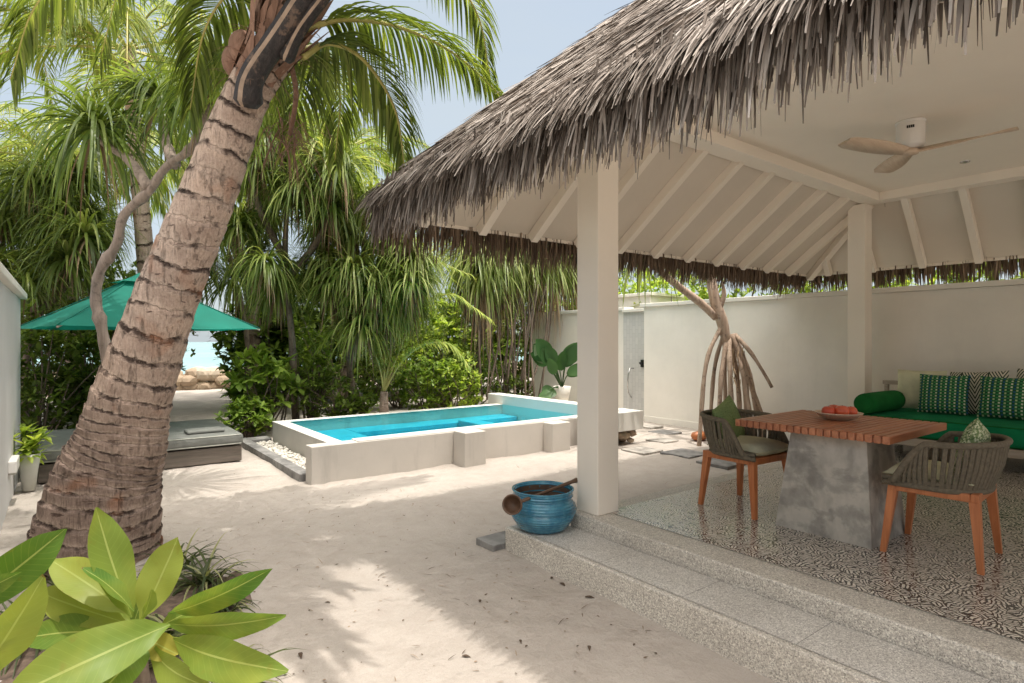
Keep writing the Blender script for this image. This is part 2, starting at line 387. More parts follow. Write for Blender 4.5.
M['dash'] = m_cushion_dash(); M['leafprint'] = m_cushion_leaf()
M['sofa'] = m_wood('washed_sofa_timber', (.36,.30,.235), (.50,.43,.35), 1, .6)
M['grey_fab'] = m_fabric('grey_green_outdoor_fabric', (.19,.195,.18))
M['piping'] = m_fabric('pale_piping', (.52,.53,.47))
M['lounge'] = m_wood('weathered_lounger_timber', (.10,.085,.07), (.18,.15,.125), 0, .8)
M['water'] = m_water(); M['lining'] = m_pooltile(); M['sea'] = m_sea()
M['white'] = m_plain('white_enamel', (.75,.73,.70), .35, .03, 5, 0)
M['black'] = m_plain('black_metal', (.02,.02,.02), .4, .1, 5, 0)
M['steel'] = m_plain('brushed_steel', (.55,.55,.55), .25, .05, 9, 0, 1.0)
M['blue'] = None
t = NT('blue_glaze'); o_ = t.coord(); t.base(t.mix(t.ramp(t.noise(o_, 16, 5, .6), [(.4,(0,0,0)),(.75,(.8,.8,.8))]), (.022,.16,.27), (.10,.33,.42)))
sz_ = t.node('ShaderNodeSeparateXYZ'); t.link(o_, sz_.inputs[0]); t.bump(t.math('SINE', t.math('MULTIPLY', sz_.outputs[2], 330)), .55, .004); t.rough(.22); t.b.inputs['Coat Weight'].default_value = .5; M['blue'] = t.mat
M['potin'] = m_plain('dark_pot_inside', (.12,.075,.05), .6, .3, 9, .2)
M['pot'] = m_plain('pale_pot_glaze', (.50,.50,.45), .5, .1, 6, .1)
M['soil'] = m_plain('brown_soil', (.115,.08,.06), .95, .5, 22, .9)
M['stone'] = m_rnd('breakwater_stone', [(.27,.20,.14),(.40,.31,.22),(.50,.42,.33)])
M['pebble'] = m_rnd('white_pebble', [(.5,.46,.4),(.7,.68,.62)])
M['apple'] = m_rnd('red_fruit_skin', [(.55,.06,.03),(.75,.15,.07)], .3, .5)
t = NT('charred_black_stalk'); n_ = t.noise(t.coord((22,22,2.5), rot=(.3,.5,0)), 2, 7, .7); n2_ = t.noise(t.coord(), 9, 5, .65)
k_ = t.ramp(n_, [(.35,(.010,.008,.008)),(.62,(.040,.030,.028)),(.75,(.12,.085,.065))]); k_ = t.mix(t.ramp(n2_, [(.58,(0,0,0)),(.66,(.7,.7,.7))]), k_, (.20,.13,.09)); t.base(k_); t.rough(.55); t.bump(t.math('ADD', n_, n2_), .9, .012); M['char'] = t.mat
M['charedge'] = m_plain('dry_tan_stalk_edge', (.36,.26,.19), .8, .3, 12, .4)
M['fibre'] = m_wood('brown_palm_fibre', (.16,.085,.055), (.34,.20,.14), 2, .95)
M['petiole'] = m_plain('yellow_green_stalk', (.46,.40,.13), .5, .2, 10, .1)
M['coco'] = m_leaf('coconut_leaf', [(.055,.075,.016),(.105,.145,.03),(.18,.225,.05),(.33,.33,.11)], .42, .42)
M['coco_y'] = m_leaf('young_coconut_leaf', [(.10,.15,.025),(.19,.25,.05),(.36,.38,.10)], .42, .4)
M['pand'] = m_leaf('screw_pine_leaf', [(.05,.075,.018),(.10,.145,.032),(.18,.225,.06),(.33,.35,.14)], .28, .4)
M['dead'] = m_rnd('dead_hanging_leaf', [(.15,.095,.055),(.30,.20,.12),(.46,.34,.22)])
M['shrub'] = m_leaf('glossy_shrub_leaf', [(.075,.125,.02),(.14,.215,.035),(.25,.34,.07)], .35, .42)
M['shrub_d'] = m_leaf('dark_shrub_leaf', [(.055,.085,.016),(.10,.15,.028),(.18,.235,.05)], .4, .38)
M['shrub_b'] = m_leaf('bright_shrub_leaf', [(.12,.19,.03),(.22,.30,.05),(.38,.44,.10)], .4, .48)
M['plum'] = m_leaf('frangipani_leaf', [(.075,.18,.028),(.18,.27,.045),(.31,.36,.075),(.40,.34,.07)], .36, .42, (1.3,1.35,.6), True)
M['grassy'] = m_leaf('lily_strap_leaf', [(.035,.055,.018),(.075,.095,.03),(.30,.31,.15)], .4, .3)
M['bigleaf'] = m_leaf('elephant_ear_leaf', [(.03,.09,.025),(.07,.15,.045),(.30,.38,.24)], .35, .3)
t = NT('teal_canvas'); t.base(t.ramp(t.noise(t.coord(), 2.5, 4), [(.3,(.004,.16,.118)),(.7,(.006,.215,.16))])); t.rough(.8)
tr = t.node('ShaderNodeBsdfTranslucent', Color=(.008,.30,.22,1)); ms = t.node('ShaderNodeMixShader'); ms.inputs[0].default_value = .3
t.link(t.b.outputs[0], ms.inputs[1]); t.link(tr.outputs[0], ms.inputs[2]); t.link(ms.outputs[0], t.out.inputs['Surface']); M['teal'] = t.mat

# ------------------------------------------------------------------ light
SUN = V((.17, -.49, 2.42)).normalized()
el = math.asin(SUN.z); az = math.atan2(SUN.x, SUN.y)
w = bpy.data.worlds.new('World'); scn.world = w; w.use_nodes = True
nt = w.node_tree; sky = nt.nodes.new('ShaderNodeTexSky'); sky.sky_type = 'NISHITA'; sky.sun_disc = False
sky.sun_elevation = el; sky.sun_rotation = az; sky.dust_density = 2.5; sky.ozone_density = .8; sky.air_density = 1.0
# a thin bright veil of high cloud over the blue, as in the tropics at noon
tc = nt.nodes.new('ShaderNodeTexCoord'); mp = nt.nodes.new('ShaderNodeMapping'); mp.inputs['Scale'].default_value = (1.2,1.2,3.5)
nz = nt.nodes.new('ShaderNodeTexNoise'); nz.inputs['Scale'].default_value = 2.2; nz.inputs['Detail'].default_value = 6
rp = nt.nodes.new('ShaderNodeValToRGB'); rp.color_ramp.elements[0].position = .3; rp.color_ramp.elements[0].color = (.66,)*3+(1,); rp.color_ramp.elements[1].position = .75; rp.color_ramp.elements[1].color = (.86,)*3+(1,)
mx = nt.nodes.new('ShaderNodeMix'); mx.data_type = 'RGBA'; mx.inputs[7].default_value = (5.3,5.45,5.5,1)
nt.links.new(tc.outputs['Generated'], mp.inputs[0]); nt.links.new(mp.outputs[0], nz.inputs['Vector']); nt.links.new(nz.outputs['Fac'], rp.inputs[0])
dt = nt.nodes.new('ShaderNodeVectorMath'); dt.operation = 'DOT_PRODUCT'; dt.inputs[1].default_value = SUN
nm = nt.nodes.new('ShaderNodeVectorMath'); nm.operation = 'NORMALIZE'; nt.links.new(tc.outputs['Generated'], nm.inputs[0]); nt.links.new(nm.outputs[0], dt.inputs[0])
au = nt.nodes.new('ShaderNodeValToRGB'); au.color_ramp.interpolation = 'EASE'      # the veil glows towards the sun overhead
au.color_ramp.elements[0].position = .45; au.color_ramp.elements[0].color = (2.75,3.05,3.2,1); au.color_ramp.elements[1].position = .97; au.color_ramp.elements[1].color = (27.0,25.2,22.8,1)
nt.links.new(dt.outputs['Value'], au.inputs[0]); nt.links.new(au.outputs[0], mx.inputs[7])
nt.links.new(rp.outputs[0], mx.inputs[0]); nt.links.new(sky.outputs[0], mx.inputs[6])
nt.links.new(mx.outputs[2], nt.nodes['Background'].inputs[0]); nt.nodes['Background'].inputs[1].default_value = .145
sl = bpy.data.lights.new('sun', 'SUN'); sl.energy = 2.0; sl.angle = R(.55); sl.color = (1, .945, .86)
so = bpy.data.objects.new('sun', sl); col.objects.link(so); so.rotation_euler = SUN.to_track_quat('Z', 'Y').to_euler(); so.location = (0,0,30)
scn.view_settings.view_transform = 'Standard'; scn.view_settings.look = 'None'; scn.view_settings.gamma = 1
scn.view_settings.exposure = .76
scn.cycles.use_denoising = True; scn.cycles.max_bounces = 10; scn.cycles.diffuse_bounces = 6; scn.cycles.transparent_max_bounces = 12
scn.cycles.sample_clamp_indirect = 6; scn.cycles.caustics_reflective = False; scn.cycles.caustics_refractive = False

# ------------------------------------------------------------------ ground and sea
def axis(lo, hi, st, far):
    a = [];  x = lo
    while x <= hi: a.append(x); x += st
    s = st; x = a[-1]; ext = []
    while x < far[1]: s *= 1.5; x += s; ext.append(x)
    s = st; x = lo; pre = []
    while x > far[0]: s *= 1.5; x -= s; pre.append(x)
    return pre[::-1] + a + ext
xs = axis(-.6, 9.5, .05, (-600, 600)); ys = axis(.4, 11, .05, (-300, 40))
fr_ = random.Random(5); FEET = {}
for k in range(26):        # trails of soft footprints across the sand
    x, y, a = fr_.uniform(-.2,2.4), fr_.uniform(1.5,6), fr_.uniform(0,6.28)
    for q in range(7):
        x += .42*math.cos(a); y += .42*math.sin(a); a += fr_.gauss(0,.15); s_ = .09*(1 if q % 2 else -1)
        px_, py_ = x - s_*math.sin(a), y + s_*math.cos(a)
        for cx in range(int(px_*4)-1, int(px_*4)+2):
            for cy in range(int(py_*4)-1, int(py_*4)+2): FEET.setdefault((cx,cy), []).append((px_, py_, math.cos(a), math.sin(a), fr_.uniform(.5,1)))
g = MB()
def gz(x, y):
    z = 0
    if -3 < x < 11 and -3 < y < 14:
        z = .030*(noise.noise(V((x*1.1, y*1.1, 0)))) + .014*noise.noise(V((x*3.7, y*3.7, 4))) + .006*noise.noise(V((x*9, y*9, 8)))
        z -= .012
        for (fx, fy, ca, sa, dp) in FEET.get((int(x*4), int(y*4)), ()):
            u, v = (x-fx)*ca+(y-fy)*sa, -(x-fx)*sa+(y-fy)*ca; q = (u/.13)**2+(v/.06)**2
            z += dp*(-.016*math.exp(-q) + .006*math.exp(-(q-1.6)**2))
    if y > 26: z -= min(2.0, (y-26)*.2)
    # bank up to the palm
    d2 = (x-.1)**2 + (y-5.1)**2; z += .05*math.exp(-d2/.5)
    return z
for y in ys:
    for x in xs: g.v.append((x, y, gz(x, y)))
nx = len(xs)
for j in range(len(ys)-1):
    for i in range(nx-1): g.face([j*nx+i, j*nx+i+1, (j+1)*nx+i+1, (j+1)*nx+i])
struct(g.build('sand_ground', M['sand']))
g = MB(); g.v = [(-1500,27,-.45),(1500,27,-.45),(1500,2500,-.45),(-1500,2500,-.45)]; g.face([0,1,2,3]); struct(g.build('sea', M['sea']))
# leaf litter
g = MB()
for k in range(800):
    x, y = rng.uniform(-.2, 3.0), rng.uniform(1.5, 6.3)
    if k > 480: x, y = rng.uniform(-.3, 9), rng.uniform(1, 9)
    if x > 2.55 and y < 3.8: continue
    if x > 1.9 and 5.9 < y < 9.7: continue
    a = rng.uniform(0, 6.28); L = rng.choice([.008,.012,.018,.025,.035,.05,.08]); wd = rng.uniform(.003,.008) if L < .03 else .0028
    z = gz(x, y) + .004
    g.strap((x,y,z), (math.cos(a), math.sin(a), rng.uniform(0,.4)), L, wd*2, rng.uniform(0,.8), 3, rng.random())
for (px, py, L) in ((551,577,.05),(560,580,.07),(585,597,.07),(589,645,.05),(480,600,.05),(462,655,.05),(300,655,.06),(262,520,.05),(330,600,.04),(520,640,.04)):
    c = GP(px, py); a = rng.uniform(0,6.28); g.strap((c.x,c.y,gz(c.x,c.y)+.006), (math.cos(a), math.sin(a), .35), L, L*.38, 1.2, 5, .1)
struct(g.build('leaf_litter', M['thatch_in']), 'stuff')

# ------------------------------------------------------------------ pavilion terrace and steps
ZP, ZS = .275, .17
g = MB(); g.box(3.0, 9.0, -3.2, 3.22, -.25, ZP, .012); struct(g.build('terrace_base', M['terr']))
g = MB(); g.v = [(3.22,-3.1,ZP+.004),(8.97,-3.1,ZP+.004),(8.97,3.06,ZP+.004),(3.22,3.06,ZP+.004)]; g.face([0,1,2,3]); struct(g.build('terrace_floor', M['tile']))
g = MB(); g.box(2.6, 2.998, -3.2, 3.50, -.25, ZS, .010); struct(g.build('lower_step', M['terr']))
g = MB(); g.v = [(2.635,-3.1,ZS+.004),(2.99,-3.1,ZS+.004),(2.99,3.47,ZS+.004),(2.635,3.47,ZS+.004)]; g.face([0,1,2,3]); struct(g.build('step_tread', M['tread']))
g = MB(); g.box(2.50, 2.98, 3.51, 3.74, -.15, .045, .006); tag(g.build('edging_slab', M['dark_stone']), 'dark grey slab set in the sand at the end of the lower step', 'slab')

# ------------------------------------------------------------------ pavilion
XE0, XE1, YE0, YE1 = 2.12, 9.40, -3.6, 4.56
ZE, ZB = 2.60, 3.40               # eave soffit, ring beam underside
IX0, IX1, IY0, IY1 = 3.16, 8.60, -2.5, 3.30   # ring beam centre lines
pav = thing('pavilion', 'open white dining pavilion with shaggy grey thatched hip roof on square columns', 'pavilion', (5.7, .4, ZP))
for (x, y) in ((3.19, 3.12), (8.60, 3.47), (3.17,-2.45), (8.6,-2.45)):
    MB().box(x-.11, x+.11, y-.11, y+.11, ZP+.001, ZB-.001, .006).build('column', M['cream'], pav)
bw = .11
for q in ((IX0-bw, IX1+bw, IY1-bw, IY1+bw, ZB, ZB+.14), (IX0-bw, IX1+bw, IY0-bw, IY0+bw, ZB, ZB+.14),
          (IX0-bw+.003, IX0+bw, IY0+bw, IY1-bw, ZB+.002, ZB+.138), (IX1-bw, IX1+bw-.003, IY0+bw, IY1-bw, ZB+.002, ZB+.138)):
    MB().box(*q, .004).build('ring_beam', M['cream'], pav)
g = MB(); g.box(IX0-.05, IX1+.05, IY0-.05, IY1+.05, ZB+.11, ZB+.135); c_ = g.build('flat_ceiling', M['cream'], pav)
# soffits: between eave and ring beam
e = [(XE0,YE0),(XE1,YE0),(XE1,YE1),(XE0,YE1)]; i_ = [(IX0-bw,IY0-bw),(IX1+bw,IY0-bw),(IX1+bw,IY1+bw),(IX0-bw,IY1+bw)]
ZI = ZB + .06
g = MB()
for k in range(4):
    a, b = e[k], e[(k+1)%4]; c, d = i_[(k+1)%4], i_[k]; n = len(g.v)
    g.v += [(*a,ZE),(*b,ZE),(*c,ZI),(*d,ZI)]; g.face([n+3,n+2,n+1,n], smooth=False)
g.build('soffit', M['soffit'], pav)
def rafter(p, q, wd, dp):
    p, q = V(p), V(q); t = (q-p).normalized(); s = t.cross(V((0,0,1))).normalized()*wd/2; u = s.cross(t).normalized()
    u = u if u.z > 0 else -u
    dn = u*(-dp); up = u*.01
    MB_ = MB(); MB_.hexa([p-s+dn, p+s+dn, q+s+dn, q-s+dn, p-s+up, p+s+up, q+s+up, q-s+up]); MB_.build('rafter', M['cream'], pav)
k = 0; x = XE0 + .33
sl_y = (ZI-ZE)/(YE1-IY1-bw)
ins = YE1-IY1-bw; insx0 = IX0-bw-XE0; insx1 = XE1-IX1-bw
while x < XE1 - .2:
    f = 1.0
    if x < XE0+insx0: f = (x-XE0)/insx0
    if x > XE1-insx1: f = (XE1-x)/insx1
    rafter((x, YE1-.03, ZE), (x, YE1-ins*f+.005, ZE+(ZI-ZE)*f), .08, .085); x += .62
y = YE1 - .36
while y > -2.6:
    f = min(1.0, (YE1-y)/ins)
    rafter((XE1-.03, y, ZE), (XE1-insx1*f+.005, y, ZE+(ZI-ZE)*f), .08, .085)
    rafter((XE0+.03, y, ZE), (XE0+insx0*f-.005, y, ZE+(ZI-ZE)*f), .08, .085); y -= .62
rafter((XE1,YE1,ZE), (*i_[2],ZI), .095, .10); rafter((XE0,YE1,ZE), (*i_[3],ZI), .095, .10)
# eave board behind the thatch
g = MB()
for (a, b, s) in ((e[3], e[2], (0,1)), (e[1], e[2], (1,0)), (e[0], e[3], (-1,0)), (e[0], e[1], (0,-1))):
    x0, x1 = min(a[0],b[0]), max(a[0],b[0]); y0, y1 = min(a[1],b[1]), max(a[1],b[1])
    if s[1]: g.box(x0-.0, x1+.0, y0-.012 if s[1]<0 else y0-.012, y0+.012, ZE-.02, ZE+.10)
    else: g.box(x0-.012, x0+.012, y0+.013, y1-.013, ZE-.021, ZE+.10)
g.build('eave_board', M['cream'], pav)
# thatch
SL = .93; OV = .07; Z0 = 2.76
ex0, ex1, ey0, ey1 = XE0-OV, XE1+OV, YE0-OV, YE1+OV
hx = (ex1-ex0)/2; zr = Z0+hx*SL; xc = (ex0+ex1)/2; ya, yb = ey0+hx, ey1-hx
g = MB()
g.v = [(ex0,ey0,Z0),(ex1,ey0,Z0),(ex1,ey1,Z0),(ex0,ey1,Z0),(xc,min(ya,yb),zr),(xc,max(ya,yb),zr),
       (ex0,ey0,ZE+.03),(ex1,ey0,ZE+.03),(ex1,ey1,ZE+.03),(ex0,ey1,ZE+.03)]
for q in ((0,1,4),(1,2,5,4),(2,3,5),(3,0,4,5),(6,7,1,0),(7,8,2,1),(8,9,3,2),(9,6,0,3)): g.face(list(q), .12, 0, smooth=False)
def tb(p, d, L, wd, gr, r, m=0, n=3):
    a = rng.uniform(0, 3.14); s = V(d).cross(V((rng.gauss(0,.5), rng.gauss(0,.5), 1)))
    s = s if s.length > .02 else V((0,1,0))
    g.strap(p, d, L, wd, gr, n, r, m, side=s, base_w=.7, tip=.38)
def slope_blades(face, count, vmax, lo, hi):
    for _ in range(count):
        v = rng.random()*vmax; u = rng.uniform(lo, hi)
        if face == 'L':
            if u > ey1-v or u < ey0+v: continue
            p = V((ex0+v, u, Z0+v*SL)); d = V((-1,0,-SL)); nrm = V((-SL,0,1))
        elif face == 'R':
            if u > ey1-v or u < ey0+v: continue
            p = V((ex1-v, u, Z0+v*SL)); d = V((1,0,-SL)); nrm = V((SL,0,1))
        else:
            if u < ex0+v or u > ex1-v: continue
            p = V((u, ey1-v, Z0+v*SL)); d = V((0,1,-SL)); nrm = V((0,SL,1))
        nrm.normalize(); d.normalize()
        d = (d + V((rng.gauss(0,.075), rng.gauss(0,.075), rng.gauss(0,.03))) + nrm*rng.uniform(-.02,.11)).normalized(); eave = max(0, 1-v/.35)
        patch = noise.noise(V((p.x*2.2, p.y*2.2, p.z*2.2)))
        r = min(1, max(0, rng.betavariate(2.2,2.2) + .18*patch))
        tb(p + nrm*rng.uniform(.0,.055), d, rng.uniform(.20,.44)*(1-.3*eave), rng.uniform(.0065,.0135), rng.uniform(.0,.12)+eave*rng.uniform(.3,1.1), r)
slope_blades('L', 31000, 1.6, .0, ey1+.05)
slope_blades('L', 9000, hx, ey0, ey1)
slope_blades('F', 7000, 1.2, ex0, ex1)
slope_blades('R', 2500, 1.2, ey0, ey1)
def fringe(a, b, out, count, zlo, zhi, l0, l1, m=0, inset=.0, wd=(.008,.0165), gaps=True):
    a, b, out = V(a), V(b), V(out)
    for _ in range(count):
        t = rng.random(); p = a.lerp(b, t)
        gap = noise.noise(V((p.x*5, p.y*5, 3)))
        L = rng.uniform(l0, l1)*(1+.28*gap)
        p = p + out*rng.uniform(-.05-inset, .07) + V((0,0,rng.uniform(zlo, zhi)))
        d = V((0,0,-1)) + out*rng.uniform(-.05,.38) + V((rng.gauss(0,.055), rng.gauss(0,.055), 0))
        tb(p, d, L, rng.uniform(*wd), rng.uniform(.1,.6), min(1,max(0,rng.betavariate(2,2.2))), m, 4)
# near (left) eave: shaggy, long
fringe((XE0-.03,-1.2,0), (XE0-.03,YE1,0), (-1,0,0), 3000, 2.62, 2.86, .15, .28)
fringe((XE0-.04,-1.2,0), (XE0-.04,YE1,0), (-1,0,0), 1500, 2.62, 2.90, .22, .33)
fringe((XE0,YE0,0), (XE0,-1.2,0), (-1,0,0), 600, 2.62, 2.86, .25, .4)
fringe((XE0-.03,YE1+.03,0), (XE1,YE1+.03,0), (0,1,0), 5200, 2.60, 2.78, .16, .40, 1, .0)
fringe((XE1+.03,YE0,0), (XE1+.03,YE1,0), (1,0,0), 3600, 2.60, 2.78, .14, .40, 1, .0, (.012,.022))
fringe((XE0-.03,YE1-.2,0), (XE0-.03,YE1+.05,0), (-.6,.6,0), 220, 2.62, 2.80, .18, .34)
g.build('thatched_roof', [M['thatch'], M['thatch_in']], pav)
# recessed downlight
p = PX(965, 162, F*(ZB+.11-H)/(342-162)); g = MB(); g.lathe([(.0,-.004),(.03,-.004),(.032,-.010),(.045,-.010),(.047,-.001)], (p.x,p.y,ZB+.11), 24); g.build('downlight', M['steel'], pav)

# ceiling fan
fc = V((6.0, 2.0, ZB+.109)); fan = thing('ceiling_fan', 'white drum ceiling fan with three pale wooden blades under the flat ceiling', 'fan', fc)
g = MB(); g.lathe([(.0,0),(.118,0),(.118,-.012),(.108,-.016),(.112,-.022),(.112,-.205),(.10,-.225),(.04,-.24),(0,-.24)], fc, 40); g.build('motor_housing', M['white'], fan)
g = MB(); g.lathe([(.0,-.239),(.05,-.240),(.07,-.262),(.06,-.285),(0,-.29)], fc, 24); g.build('hub', M['fanwood'], fan)
dirc = (V((0,0,0)) - V((fc.x,fc.y,0))).normalized(); sd = V((-dirc.y, dirc.x, 0)); bp = fc + dirc*.113 + V((0,0,-.07))
g = MB()
for s_ in (-.022,-.007,.008,.022):
    c0 = bp + sd*s_; g.hexa([c0-sd*.006+V((0,0,-.012)), c0+sd*.006+V((0,0,-.012)), c0+sd*.006+V((0,0,-.012))+dirc*.003, c0-sd*.006+V((0,0,-.012))+dirc*.003,
        c0-sd*.006+V((0,0,.012)), c0+sd*.006+V((0,0,.012)), c0+sd*.006+V((0,0,.012))+dirc*.003, c0-sd*.006+V((0,0,.012))+dirc*.003])
g.build('badge', M['black'], fan)
for an in (-82, 38, 158):
    d = V((math.cos(R(an)), math.sin(R(an)), 0)); s = V((-d.y, d.x, 0)); g = MB(); n = 12; b = 0
    for i in range(n+1):
        t = i/n; L = .03+.70*t; wd = (.035+.05*math.sin(min(1,t*1.3)*1.6))*(1 if t < .93 else .75); tw = .5*(1-t)+.12
        c = fc + d*L + V((0,0,-.262+.02*t)); sx = s*math.cos(tw)*wd + V((0,0,math.sin(tw)*wd)); up = V((0,0,.006))
        g.v += [tuple(c-sx-up), tuple(c+sx-up), tuple(c+sx+up), tuple(c-sx+up)]
    for i in range(n):
        for q in range(4): g.face([i*4+q, i*4+(q+1)%4, (i+1)*4+(q+1)%4, (i+1)*4+q], .6)
    g.face([0,1,2,3]); g.face([n*4+3,n*4+2,n*4+1,n*4]); g.build('blade', M['fanwood'], fan)

# ------------------------------------------------------------------ walls
def wall(name, label, x0, x1, y0, y1, zt, mat, cap=.06, caph=.07, skirt=True):
    r = thing(name, label, 'wall', ((x0+x1)/2, (y0+y1)/2, 0))
    MB().box(x0, x1, y0, y1, -.3, zt-caph, .006).build('wall_face', mat, r)
    MB().box(x0-cap, x1+cap, y0-cap, y1+cap, zt-caph+.002, zt, .008).build('coping', M['white_wall'], r)
    if skirt: MB().box(x0-.02, x0-.001, y0+.005, y1-.005, -.2, .10, .004).build('skirting', mat, r)
    return r
gw = wall('garden_wall', 'long white garden wall behind the green daybed and stilt-rooted tree', 9.0, 9.2, -3.3, 7.55, 2.29, M['white_wall'])
wall('garden_wall', 'white end of the garden wall behind the pool and potted elephant ear', 9.32, 9.5, 8.35, 11.4, 2.27, M['white_wall'])
sw = thing('shower_wall', 'narrow grey tiled outdoor shower wall between two white garden walls', 'wall', (9.36, 7.95, 0))
t = NT('shower_tile'); bt = t.node('ShaderNodeTexBrick'); bt.inputs['Scale'].default_value = 3.2; bt.inputs['Color1'].default_value = (.58,.57,.55,1); bt.inputs['Color2'].default_value = (.52,.515,.50,1)
bt.inputs['Mortar'].default_value = (.44,.435,.42,1); bt.inputs['Mortar Size'].default_value = .01
t.link(t.coord(rot=(0,R(90),0)), bt.inputs['Vector']); t.base(bt.outputs['Color']); t.rough(.5)
MB().box(9.30, 9.45, 7.55, 8.35, -.2, 2.16).build('wall_face', t.mat, sw)
MB().box(9.24, 9.5, 7.56, 8.34, 2.161, 2.22, .005).build('coping', M['white_wall'], sw)
shw = thing('outdoor_shower', 'dark shower valve with chrome hose on the grey tiled shower wall', 'shower', (9.3, 7.9, 1.0))
g = MB(); vp = PX(631, 380, 11.6); g.box(9.27, 9.299, 7.75, 7.87, 1.03, 1.18, .008); g.tube([(9.28,7.81,1.1),(9.2,7.81,1.1),(9.18,7.81,1.13)], .018, 10); g.build('valve', M['black'], shw)
g = MB(); g.tube([(9.28,8.05,1.0),(9.16,8.05,1.0),(9.12,8.06,.85),(9.14,8.09,.62),(9.2,8.12,.5),(9.26,8.12,.42),(9.29,8.12,.4)], .013, 8); g.build('hose', M['steel'], shw)
hw = wall('store_wall', 'taller white block standing beyond the shower, capped above the garden wall', 10.1, 11.6, 8.3, 9.3, 2.62, M['white_wall'], skirt=False)
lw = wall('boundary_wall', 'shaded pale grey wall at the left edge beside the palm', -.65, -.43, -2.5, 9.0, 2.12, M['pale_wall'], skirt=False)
wl = thing('wall_lamp', 'white box lamp low on the shaded left wall', 'lamp', (-.43, 7.4, .4)); MB().box(-.429, -.365, 7.1, 7.5, .33, .44, .008).build('housing', M['white'], wl); MB().box(-.427, -.37, 7.12, 7.48, .315, .3295).build('diffuser', M['pot'], wl)
# ------------------------------------------------------------------ pool
PXa, PXb, PYa, PYb, ZT, ZW = 2.50, 6.72, 6.38, 9.30, .40, .325
pool = thing('plunge_pool', 'raised turquoise plunge pool with pale rendered walls', 'pool', (4.5, 7.4, 0))
MB().box(2.12, 6.98, PYa, PYa+.20, -.2, ZT, .008).build('front_wall', M['poolwall'], pool)
MB().box(PXa, PXa+.16, PYa+.201, PYb, -.2, ZW, .006).build('end_wall', M['poolwall'], pool)
MB().box(PXa+.161, PXb, PYb-.16, PYb, -.2, ZW+.001, .006).build('back_wall', M['poolwall'], pool)
MB().box(PXb+.001, PXb+.28, PYa+.201, 9.62, -.2, .51, .008).build('raised_end_wall', M['coping'], pool)
g = MB(); xa, xb, ya_, yb_, zb, zt = PXa+.155, PXb+.005, PYa+.195, PYb-.155, .07, ZW-.004
g.v = [(xa,ya_,zb),(xb,ya_,zb),(xb,yb_,zb),(xa,yb_,zb),(xa,ya_,zt),(xb,ya_,zt),(xb,yb_,zt),(xa,yb_,zt)]
for q in ((0,1,2,3),(0,4,5,1),(1,5,6,2),(2,6,7,3),(3,7,4,0)): g.face(list(q), smooth=False)
g.box(xa+.01, xa+.9, ya_+.01, yb_-.01, .072, .15, .01); g.box(xa+.91, xb-.01, yb_-.5, yb_-.01, .072, .15, .01); g.box(5.4, 5.7, ya_+.01, yb_-.51, .072, .19, .01)
g.build('basin', M['lining'], pool)
g = MB(); g.v = [(xa,ya_,ZW+.006),(xb,ya_,ZW+.006),(xb,yb_,ZW+.006),(xa,yb_,ZW+.006)]; g.face([0,1,2,3]); g.build('water_surface', M['water'], pool)
MB().box(PXa-.004, PXa+.18, PYa+.202, PYb+.01, ZW+.0005, ZW+.010, .003).build('coping', M['coping'], pool)
MB().box(PXa+.181, PXb, PYb-.18, PYb+.01, ZW+.0015, ZW+.010, .003).build('coping', M['coping'], pool)
MB().box(PXa+.16, PXb, PYa+.015, PYa+.22, ZT+.001, ZT+.012, .004).build('coping', M['coping'], pool)
for (a, b, c, zt_) in ((3.92, 4.24, .27, .415), (5.42, 5.76, .20, .395)):
    MB().box(a, b, PYa-c, PYa-.001, -.2, zt_, .008).build('pilaster', M['poolwall'], pool)
MB().box(6.1, 7.05, 5.92, 6.37, .21, .49, .008).build('ledge', M['coping'], pool)
g = MB()
for k in range(60):
    bm = bmesh.new(); bmesh.ops.create_icosphere(bm, subdivisions=1, radius=1); s = rng.uniform(.05,.085)
    mt = Matrix.Translation((rng.uniform(6.2,6.95), rng.uniform(5.99,6.3), rng.uniform(.02,.17))) @ Matrix.Rotation(rng.random()*3, 4, 'Z') @ Matrix.Diagonal((s*1.2,s,s*.8,1))
    g.addbm(bm, rng.random(), 0, mt, True)
g.build('stone_base', M['stone'], pool)
MB().box(2.06, 2.20, 6.60, 9.62, -.1, .075, .006).build('overflow_kerb', M['dark_stone'], pool)
MB().box(2.201, 2.498, 9.34, 9.62, -.1, .072, .006).build('overflow_kerb', M['dark_stone'], pool)
g = MB()
for k in range(420):
    bm = bmesh.new(); bmesh.ops.create_icosphere(bm, subdivisions=1, radius=1); s = rng.uniform(.018,.036)
    mt = Matrix.Translation((rng.uniform(2.23,2.47), rng.uniform(6.62,9.25), rng.uniform(.01,.045))) @ Matrix.Rotation(rng.random()*3, 4, 'Z') @ Matrix.Diagonal((s*1.3,s,s*.7,1))
    g.addbm(bm, rng.random(), 0, mt, True)
pb = g.build('pebbles', M['pebble'], pool); pb['kind'] = 'stuff'

# stepping slabs
for (x, y, a, lab) in ((642,451,.42,'square grey paving slab half buried in sand near the front column'), (662,441,.36,'pale paving slab in the middle of the row towards the shower'),
        (665,433,.40,'dark paving slab lying closest to the white garden wall'), (650,427,.34,'small paving slab beside the stone base of the pool ledge'), (685,454,.48,'dark grey paving slab in the sand left of the rope chair'),
        (722,463,.46,'grey paving slab at the terrace edge, right behind the rope chair')):
    c = GP(x, y); g = MB(); g.box(c.x-a/2, c.x+a/2, c.y-a/2, c.y+a/2, -.05, .014, .006)
    tag(g.build('paving_slab', M['dark_stone'] if 'dark' in lab or 'terrace' in lab else M['pale_stone']), lab, 'paving slab', 'stepping slabs in the sand')

